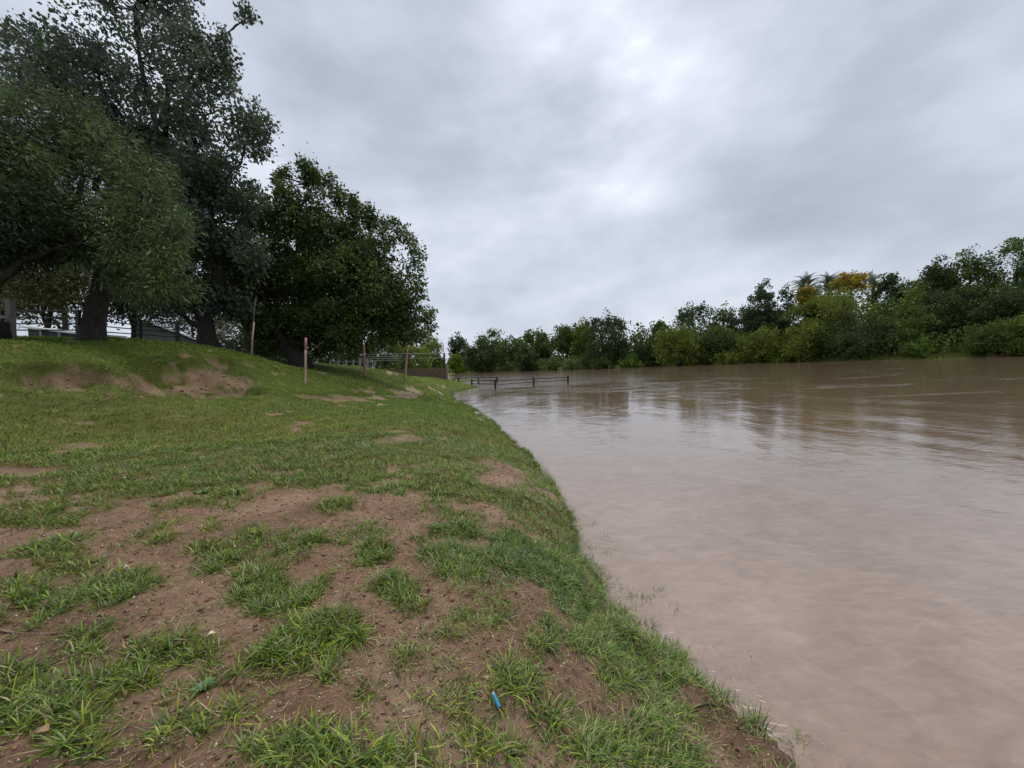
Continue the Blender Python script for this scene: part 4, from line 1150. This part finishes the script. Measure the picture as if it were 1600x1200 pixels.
def palm(label, px, top, D, nf=40, sc=1.15):
    c = at(px, top, D); xg, yg = c[0], c[1]
    zb = float(H(np.array([xg]), np.array([yg]))[0]); hub = c[2] - 3.9 * sc
    t = thing('palm_tree', label, 'palm', (xg, yg, zb), 'palms on the far bank')
    mb = MB(); mb.tube([(0, 0, -.3), (.1, 0, (hub - zb) * .5), (0, 0, hub - zb)], [.45, .36, .42], 9, True, .05)
    mb.build('trunk', M_BARKP, t, smooth=True)
    for i in range(nf):
        o = bpy.data.objects.new('frond', FROND); COL.objects.link(o); o.parent = t
        ring = i / nf
        o.location = (0, 0, hub - zb)
        o.rotation_euler = (math.radians(82 - 108 * ring) + random.uniform(-.1, .1), random.uniform(-.15, .15), i * 2.399)
        o.scale = (sc,) * 3
    return t
palm('date palm on the far bank, the one nearer the sparse grey tree', 1259, 429, 104)
palm('date palm on the far bank standing next to the orange blossom', 1297, 428, 104)
palm('date palm mostly hidden behind the wide orange blossom, a few fronds showing', 1364, 426, 110, 16)

# ------------------------------------------------------------------ wooden stakes on the near bank
def stake(name, label, pxb, pyb, pxt, pyt, D, r, mat, cap=None, group='upright stakes on the grassy bank', cat='post'):
    b = at(pxb, pyb, D); b[2] = float(H(np.array([b[0]]), np.array([b[1]]))[0]); tp = at(pxt, pyt, D)
    t = thing(name, label, cat, b, group)
    mb = MB(); n_ = 6
    e = b + (tp - b) * (1.0 if cap is None else 1 - cap)
    pts = [b - (0, 0, .15)] + [b + (e - b) * k / n_ + np.array((random.gauss(0, .006), 0, 0)) for k in range(n_ + 1)]
    mb.tube(pts, [r * 1.05] + [r * (1 - .12 * k / n_) for k in range(n_ + 1)], 9, True, .03)
    mb.build('pole', mat, t, smooth=True)
    if cap is not None:
        m2 = MB(); m2.tube([e, tp], [r * .9, r * .88], 9, True, .02); m2.build('painted_top', M_PINK, t, smooth=True)
    return t, b, tp
t, b, tp = stake('wooden_post', 'pale wooden post with a pink painted top on the bank', 477, 600, 478, 528, 15, .05, M_PALEWOOD, .26)
mb = MB(); q = b + (tp - b) * .36; mb.tube([q + (0, -.08, -.02), q + (.07, -.05, .0), q + (.07, .06, .02), q + (-.07, .06, .0), q + (-.07, -.05, -.01), q + (0, -.08, -.02)], .008, 5); mb.build('cord_tie', M_TWIG, t)
settle(t)
mbx = MB(); a0 = at(480, 552, 15); mbx.tube([a0, at(490, 546, 15.05), at(505, 533, 15.1)], [.012, .010, .006], 5)
mbx.tube([at(488, 546, 15.0), at(486, 541, 15.0), at(490, 539, 15.0), at(494, 541, 15.0)], .006, 4)
o = mbx.build('twig', M_TWIG, None); o['label'] = 'thin bent twig sticking out from the pink topped post'; o['category'] = 'twig'
t, b, tp = stake('wooden_post', 'reddish wooden post with a white tie, second from the pink topped post', 570, 590, 568.5, 538, 20.8, .075, M_REDWOOD)
m2 = MB(); m2.slab([b + (.045, -.09, .1), b + (.075, -.085, .1), tp + (.075, -.085, 0), tp + (.045, -.09, 0)], .02); m2.build('pale_edge', M_PALEWOOD, t)
m2 = MB(); q = b + (tp - b) * .70
m2.tube([q + (0, -.10, 0), q + (.10, 0, .02), q + (0, .10, .02), q + (-.1, 0, 0), q + (0, -.10, 0)], .022, 6); m2.tube([q + (-.08, -.08, 0), q + (-.2, -.1, -.05)], [.025, .012], 5); m2.build('white_tie', M_WHITE, t); settle(t)
t, b, tp = stake('wooden_post', 'pale peeled post standing nearest the river in front of the brown wall', 632.5, 587, 636.5, 542.5, 25.2, .075, M_PALEWOOD); settle(t)

# staked sapling
b = at(393, 556, 16.4); b[2] = float(H(np.array([b[0]]), np.array([b[1]]))[0]); 
t = thing('staked_sapling', 'thin leafless sapling tied to a pale stake under the dark trees', 'sapling', b)
mb = MB(); mb.tube([b - (0, 0, .1), at(394.5, 530, 16.4), at(397, 503, 16.4)], [.032, .03, .028], 8, True, .03); mb.build('stake', M_PALEWOOD, t, smooth=True)
mb = MB(); mb.tube([b + (-.05, .07, -.1), at(392.5, 530, 16.5), at(396, 500, 16.5), at(399, 466, 16.5)], [.026, .024, .022, .012], 7, True, .05)
mb.tube([at(397.5, 488, 16.5), at(392, 478, 16.5), at(388, 468, 16.4), at(386, 463, 16.4)], [.02, .016, .01, .005], 5); mb.tube([at(398, 478, 16.5), at(401, 470, 16.6), at(400, 462, 16.6)], [.014, .01, .005], 5)
mb.build('stem', M_BARKP, t, smooth=True); settle(t)

# ------------------------------------------------------------------ brown wall with railing on the headland
def gz(p):
    return float(H(np.array([p[0]]), np.array([p[1]]))[0])
wl = [at(562, 590, 41), at(632, 589, 39.5), at(698, 592, 38.5)]
t = thing('retaining_wall', 'low brown retaining wall on the grassy headland under the railing', 'wall', wl[2])
for i in range(2):
    a, c = wl[i], wl[i + 1]
    nseg = 5 if i else 4
    for k in range(nseg):
        p0 = a + (c - a) * k / nseg; p1 = a + (c - a) * (k + .992) / nseg
        zt0 = at(project(p0[None])[0][0], 578 - 2.5 * (i + k / nseg) / 2, p0[1])[2]; zt1 = at(project(p1[None])[0][0], 578 - 2.5 * (i + (k + 1) / nseg) / 2, p1[1])[2]
        mb = MB(); zb = min(gz(p0), gz(p1), p0[2], p1[2]) - .35
        d = p1 - p0; nrm = np.array((-d[1], d[0], 0)); nrm = nrm / np.linalg.norm(nrm) * (.34 + .02 * (k % 2))
        q = [np.array((p0[0], p0[1], zb)), np.array((p1[0], p1[1], zb)), np.array((p1[0], p1[1], zt1)), np.array((p0[0], p0[1], zt0))]
        mb.add([*q, *[v_ + nrm for v_ in q]], [(0, 1, 2, 3), (7, 6, 5, 4), (0, 4, 5, 1), (3, 2, 6, 7), (1, 5, 6, 2), (0, 3, 7, 4)])
        mb.build('wall_panel', M_CONC, t)
settle(t)
t = thing('railing', 'dark post and pipe railing standing on the brown wall', 'railing', (wl[2][0], wl[2][1] + .2, 2))
posts = [(562, 41.2), (631, 39.8), (694, 38.9)]
for (px, D) in posts:
    mb = MB(); mb.box(at(px, 579, D), at(px, 551.5, D), (1, 0, 0), .17, .17); mb.build('post', M_BLACK if px > 600 else M_GREYRAIL, t)
for (y0, y1, xa, xb) in [(554, 553, 0, 1), (553, 552, 1, 2), (561, 560, 0, 1), (560, 559, 1, 2), (557.5, 557, 0, 1), (563.5, 563, 0, 1)]:
    pa, pb = posts[xa], posts[xb]
    mb = MB(); mb.tube([at(pa[0], y0, pa[1] - .12), at(pb[0], y1, pb[1] - .12)], .035, 6); mb.build('rail', M_GREYRAIL, t)
settle(t)
t = thing('railing', 'faint grey post railing in the shade left of the brown wall', 'railing', at(540, 585, 44))
for px in (516, 529, 541, 552, 574, 585):
    mb = MB(); mb.box(at(px, 583, 45), at(px, 563 - (px < 560) * 1, 45), (1, 0, 0), .14, .14); mb.build('post', M_GREYRAIL, t)
for yy in (565, 573):
    mb = MB(); mb.tube([at(512, yy, 45), at(588, yy, 45)], .03, 5); mb.build('rail', M_GREYRAIL, t)
settle(t)
# fallen pale pole on the headland
mb = MB(); mb.tube([at(548, 577, 38), at(575, 580, 37), at(596, 583.5, 36)], [.06, .06, .05], 6); o = mb.build('fallen_pole', M_PALE, None, smooth=True)
o['label'] = 'long pale pole lying behind the post with the white tie'; o['category'] = 'pole'

# ------------------------------------------------------------------ flooded fence in the river
def flooded(label, posts, rails, w=.17):
    q0 = atz(posts[0][0], posts[0][2], 0)
    t = thing('flooded_fence', label, 'fence', q0, 'flooded fences in the river')
    tops = []
    for (px, pt, pb) in posts:
        q = atz(px, pb, 0.0) if pb > 597.2 else atz(px, pb, 0)
        tp = at(px, pt, q[1]); tops.append((q, tp))
        mb = MB(); mb.box((q[0], q[1], -1.3), (tp[0], tp[1], tp[2]), (1, .1, 0), w, w); mb.build('post', M_BLACK, t)
    for (i, j, f0, f1) in rails:
        a = tops[i]; c = tops[j]
        p0 = a[0] + (a[1] - a[0]) * f0; p1 = c[0] + (c[1] - c[0]) * f1
        mb = MB(); mb.box(p0 + (0, -.1, 0), p1 + (0, -.1, 0), (0, 0, 1), .065, .05); mb.build('rail', M_BLACK, t)
    settle(t)
flooded('black fence standing in the flood with four posts, reaching farthest into the river', [(737, 592.5, 605), (773.5, 592.8, 607.5), (833.5, 589.5, 602.3), (887.3, 587.2, 599)], [(0, 1, .86, .84), (1, 2, .82, .80), (2, 3, .80, .78), (0, 1, .45, .5), (1, 2, .42, .42), (2, 3, .42, .42)])
flooded('shorter flooded fence just behind, near the grassy point', [(709, 591.5, 599), (716.5, 590, 599), (747.5, 589.3, 598.5), (776.3, 588.7, 597.5)], [(0, 1, .9, .9), (1, 2, .92, .92), (2, 3, .92, .92), (1, 2, .3, .4), (2, 3, .4, .4)], .19)

# ------------------------------------------------------------------ dark fence along the rise
FP = [(2, 531, 484, 16.5), (22, 531, 484, 16.8), (122, 531, 484, 17), (218, 533.5, 499, 20), (277, 538, 503, 21.5), (309, 545, 523, 24.5), (358, 553, 532, 28), (385, 560, 541, 30)]
t = thing('rail_fence', 'dark four rail fence running down the rise behind the trees', 'fence', at(122, 531, 17))
for (px, pb, pt, D) in FP:
    b = at(px, pb, D); b[2] = gz(b) - .3; tp = at(px, pt, D)
    if px == 22:
        continue
    mb = MB(); mb.box(b, tp, (1, 0, 0), .13, .13); mb.build('post', M_BLACK, t)
for i in range(len(FP) - 1):
    if i == 1 or i == 0:
        pass
    a, c = FP[i], FP[i + 1]
    for f_ in (.04, .27, .47, .68):
        pa = at(a[0], a[2] + (a[1] - a[2]) * f_, a[3]); pb = at(c[0], c[2] + (c[1] - c[2]) * f_, c[3])
        mb = MB(); mb.tube([pa + (0, -.06, 0), pb + (0, -.06, 0)], .028, 6); mb.build('rail', M_BLACK, t)
settle(t)
t = thing('rail_fence', 'row of low dark posts below the sapling, running behind the rounded tree', 'fence', at(430, 575, 30))
for (px, pb, pt, D) in [(336, 549, 536, 29), (346, 551, 538, 29.5), (371, 558, 545, 31), (402, 566, 548, 32), (412, 568, 550, 33), (421, 570, 552, 34), (431, 573, 553, 35), (446, 577, 557, 37), (500, 584, 560, 40)]:
    b = at(px, pb, D); b[2] = gz(b) - .3
    mb = MB(); mb.box(b, at(px, pt, D), (1, 0, 0), .15, .15); mb.build('post', M_BLACK, t)
for (x0, y0, d0, x1, y1, d1) in [(336, 538, 29, 371, 547, 31), (371, 547, 31, 446, 560, 37), (446, 560, 37, 500, 564, 40), (336, 543, 29, 371, 552, 31), (371, 552, 31, 446, 566, 37)]:
    mb = MB(); mb.tube([at(x0, y0, d0), at(x1, y1, d1)], .03, 5); mb.build('rail', M_BLACK, t)
settle(t)

# grey post and old boards at the far left
b = at(17, 532, 13.2); b[2] = gz(b) - .05
t = thing('grey_post', 'thick weathered grey post beside the old boards at the left edge', 'post', b)
mb = MB(); mb.box(b - (0, 0, .2), at(16, 469, 13.2), (1, 0, 0), .18, .16); mb.box(at(16, 469.5, 13.2), at(16, 467.5, 13.2), (1, 0, 0), .21, .2); mb.build('shaft', M_POSTG, t); settle(t)
b = at(-6, 532, 12.6); b[2] = gz(b)
t = thing('board_fence', 'two pale weathered boards across a stump at the left edge', 'fence', b)
for yy, th in ((495, .10), (507.5, .10)):
    mb = MB(); mb.box(at(-60, yy - 1, 12.6), at(13, yy + .5, 12.8), (0, 0, 1), th, .05); mb.build('board', M_PLANK, t)
mb = MB(); mb.tube([b - (0, 0, .2), b + (.02, 0, .3), b + (.0, 0, .55)], [.36, .3, .28], 10, True, .12); mb.build('stump', M_BARK, t, smooth=True)
for px in (-45, -8):
    mb = MB(); q = at(px, 532, 12.9); q[2] = gz(q) - .1; mb.box(q, at(px, 490, 12.9), (1, 0, 0), .12, .12); mb.build('post', M_PLANK, t)
settle(t)

# ------------------------------------------------------------------ low roofs behind the fence
A_ = at(205, 494, 30); B_ = at(345, 546, 34); C2 = at(372, 553, 46); D2_ = at(240, 505, 44)
t = thing('sloping_roof', 'grey corrugated roof sloping down behind the dark fence', 'roof', (A_[0], A_[1], gz(A_)))
zg = min(gz(A_), gz(B_)) - .4
mb = MB()
mb.add([(A_[0], A_[1], zg), (B_[0], B_[1], zg), B_ - (0, 0, .12), A_ - (0, 0, .12), (D2_[0], D2_[1], zg), (C2[0], C2[1], zg), C2 - (0, 0, .2), D2_ - (0, 0, .2)], [(0, 1, 2, 3), (1, 5, 6, 2), (5, 4, 7, 6), (4, 0, 3, 7)])
mb.build('wall', M_ROOF, t)
ns = 14
for k in range(ns):
    u0, u1 = k / ns, (k + .9) / ns
    mb = MB(); mb.slab([A_ + (B_ - A_) * u0 - (0, .2, 0), A_ + (B_ - A_) * u1 - (0, .2, 0), D2_ + (C2 - D2_) * u1, D2_ + (C2 - D2_) * u0], .05 + .02 * (k % 2)); mb.build('roof_sheet', M_ROOF, t)
settle(t)
A_ = at(43, 511, 21); B_ = at(122, 521, 20.4)
t = thing('low_shelter', 'low dark shelter with a pale sloping roof edge between fence and willow trunk', 'shelter', (A_[0], A_[1], gz(A_)))
mb = MB(); back = np.array((0, 2.4, 0)); zg = min(gz(A_), gz(B_)) - .5
mb.add([(A_[0], A_[1], zg), (B_[0], B_[1], zg), B_ - (0, 0, .05), A_ - (0, 0, .05), (A_[0], A_[1] + 2.4, zg), (B_[0], B_[1] + 2.4, zg), B_ + back - (0, 0, .05), A_ + back - (0, 0, .05)], [(0, 1, 2, 3), (1, 5, 6, 2), (5, 4, 7, 6), (4, 0, 3, 7)])
mb.build('wall', M_DARK, t)
mb = MB(); mb.slab([A_ + (-.1, -.2, -.05), B_ + (.1, -.2, -.05), B_ + back + (.1, .1, -.05), A_ + back + (-.1, .1, -.05)], .09); mb.build('roof_slab', M_PALE, t)
for f_ in (.33, .7):
    q = A_ + (B_ - A_) * f_; mb = MB(); mb.box((q[0], q[1] - .15, zg), (q[0], q[1] - .15, q[2] - .06), (1, 0, 0), .1, .06); mb.build('support', M_GREYRAIL, t)
settle(t)

# ------------------------------------------------------------------ small things on the ground
def onground(px, py, z=.75):
    p = atz(px, py, z)
    for _ in range(12):
        zz = gz(p); p = atz(px, py, zz)
    return p
# blue plastic tube
p0 = onground(770, 1086); p1 = onground(781, 1110)
d = (p1 - p0); Lb = np.linalg.norm(d); d = d / Lb
t = thing('plastic_tube', 'small bright blue plastic tube lying on the bare soil', 'litter', p0)
r = .0085; lift = np.array((0, 0, .008))
mb = MB(); mb.tube([p0 + lift + d * Lb * .10, p0 + lift + d * Lb * .12, p0 + lift + d * Lb * .88, p0 + lift + d * Lb * .9], [r * .92, r, r, r * .92], 14, True); mb.build('body', M_BLUE, t, smooth=False)
mb = MB(); mb.tube([p0 + lift, p0 + lift + d * Lb * .1], [r * .8, r * .8], 12, True); mb.build('pale_end', M_CAPW, t)
mb = MB(); mb.tube([p0 + lift + d * Lb * .9, p0 + lift + d * Lb], [r * 1.06, r * 1.06], 12, True); mb.build('dark_end', M_BLUED, t)
for f_ in (.3, .45, .6, .75):
    mb = MB(); mb.tube([p0 + lift + d * Lb * f_, p0 + lift + d * Lb * (f_ + .03)], [r * 1.05, r * 1.05], 12, True); mb.build('ring', M_BLUED if f_ < .4 else M_BLUE, t)
settle(t)
# sticks
def stick(label, pts, r, mat=M_TWIG, nm='stick'):
    P = [onground(*p) + (0, 0, r * .8) for p in pts]
    mb = MB(); mb.tube(P, [r * (1 - .5 * i / (len(P) - 1)) for i in range(len(P))], 6); o = mb.build(nm, mat, None, smooth=True)
    o['label'] = label; o['category'] = 'stick'
stick('long thin curved stick lying on bare soil at the left edge', [(-20, 983), (10, 988), (40, 992), (80, 992), (120, 984)], .006)
stick('pale dry stalk on the grassy mound at the left edge', [(-8, 578), (6, 576), (22, 573)], .03, M_PLANK)
stick('short forked dry twig beside the dark hollow in the soil', [(306, 1094), (318, 1104), (332, 1116), (350, 1121), (362, 1122)], .0028, M_PALEWOOD, 'twig')
stick('pale stalk lying diagonal on the bare soil left of the middle foreground tuft', [(505, 1145), (516, 1142), (531, 1139)], .0024, M_PALEWOOD, 'twig')
stick('pale dry stalk on soil just below the blue tube side of the sparse tuft', [(628, 1122), (640, 1120), (656, 1117)], .0024, M_PALEWOOD, 'twig')
stick('dark root lying down the muddy slope at the water edge', [(1075, 1112), (1090, 1106), (1104, 1102), (1118, 1104)], .006, M_BARK, 'root')
stick('bent dark twig poking from the mud by the river', [(1084, 1060), (1092, 1048), (1104, 1037)], .004, M_BARK, 'twig')
stick('yellowed grass stem arching over the bare patch near the shore grass', [(985, 1090), (1000, 1120), (1006, 1140)], .0025, M_PALEWOOD, 'twig')
# fallen leaves
def leaf(label, px, py, L, col, az):
    p = onground(px, py); mb = MB()
    dx = np.array((math.sin(az), math.cos(az), 0.08)); sx = np.array((math.cos(az), -math.sin(az), 0.05)); n_ = 5
    top = []
    for i in range(n_ + 1):
        t_ = i / n_; w_ = .32 * L * math.sin(math.pi * min(t_ * .95 + .03, 1)) ; c = p + dx * L * t_ + (0, 0, .008 + .012 * math.sin(t_ * 3))
        top += [c - sx * w_ + (0, 0, .006), c, c + sx * w_ + (0, 0, .004)]
    V = top + [v_ - np.array((0, 0, .0012)) for v_ in top]; o_ = len(top); fs = []
    for i in range(n_):
        for k in range(2):
            a = i * 3 + k; fs.append((a, a + 1, a + 4, a + 3)); fs.append((o_ + a + 3, o_ + a + 4, o_ + a + 1, o_ + a))
    mb.add(V, fs); m_ = plain_mat('fallen_leaf_' , col, tuple(c * 1.3 for c in col), 60, .5, .1)
    o = mb.build('fallen_leaf', m_, None, smooth=True); o['label'] = label; o['category'] = 'leaf'
leaf('pale cream fallen leaf beside the large tuft in the left foreground', 323, 998, .035, (.6, .58, .42), 1.2)
leaf('tiny pale leaf on bare soil above the left foreground tufts', 193, 892, .03, (.5, .45, .38), .4)
leaf('brown dry leaf in the grass in the bottom left corner', 55, 1150, .05, (.26, .16, .09), 1.6)
leaf('small white petal in the shore grass near the river', 852, 828, .035, (.6, .6, .55), 2.2)
leaf('small white petal lower down in the shore grass', 835, 851, .03, (.62, .62, .56), .9)
leaf('pale speck of leaf on the soil by the middle left tuft', 370, 856, .028, (.5, .48, .4), 2.9)

# broad-leaved weeds among the grass
def weed(label, px, py, nl, L, cols, wid=.2):
    p = onground(px, py); p[2] = gz(p)
    t = thing('weed_plant', label, 'weed', p, None)
    for i in range(nl):
        az = i * 2.4 + random.uniform(-.3, .3); el = random.uniform(.25, 1.0); l_ = L * random.uniform(.7, 1.2)
        mb = MB(); top = []; n_ = 5
        for k in range(n_ + 1):
            t_ = k / n_; w_ = wid * l_ * math.sin(math.pi * min(.08 + t_ * .9, 1)) * .5
            hor = l_ * t_ * math.cos(el); zz = l_ * (t_ * math.sin(el) - .55 * t_ * t_ * math.sin(el))
            c = np.array((hor * math.sin(az), hor * math.cos(az), zz)); sx = np.array((math.cos(az), -math.sin(az), 0))
            top += [c - sx * w_ + (0, 0, w_ * .35), c, c + sx * w_ + (0, 0, w_ * .35)]
        V = top + [v_ - np.array((0, 0, .001)) for v_ in top]; o_ = len(top); fs = []
        for k in range(n_):
            for j in range(2):
                a = k * 3 + j; fs.append((a, a + 1, a + 4, a + 3)); fs.append((o_ + a + 3, o_ + a + 4, o_ + a + 1, o_ + a))
        mb.add(V, fs); o = mb.build('leaf', cols, t, smooth=True)
M_WEED = plain_mat('weed_leaf', (.07, .13, .025), (.12, .19, .04), 40, .35, .1)
M_WEEDB = plain_mat('bluish_weed_leaf', (.06, .13, .035), (.11, .2, .06), 40, .4, .1)
weed('broad leaved weed at the right end of the long tuft above the bare soil', 372, 772, 13, .13, M_WEED)
weed('broad leaved weed in the middle of the long tuft above the bare soil', 318, 772, 10, .12, M_WEED)
weed('low leafy weed in the turf left of the long tuft', 200, 752, 11, .12, M_WEED)
weed('small bluish weed seedling alone on bare soil in the left foreground', 316, 1078, 9, .055, M_WEEDB, .4)
print('total tris', sum(len(m_.loops) - 2 * len(m_.polygons) for m_ in bpy.data.meshes))
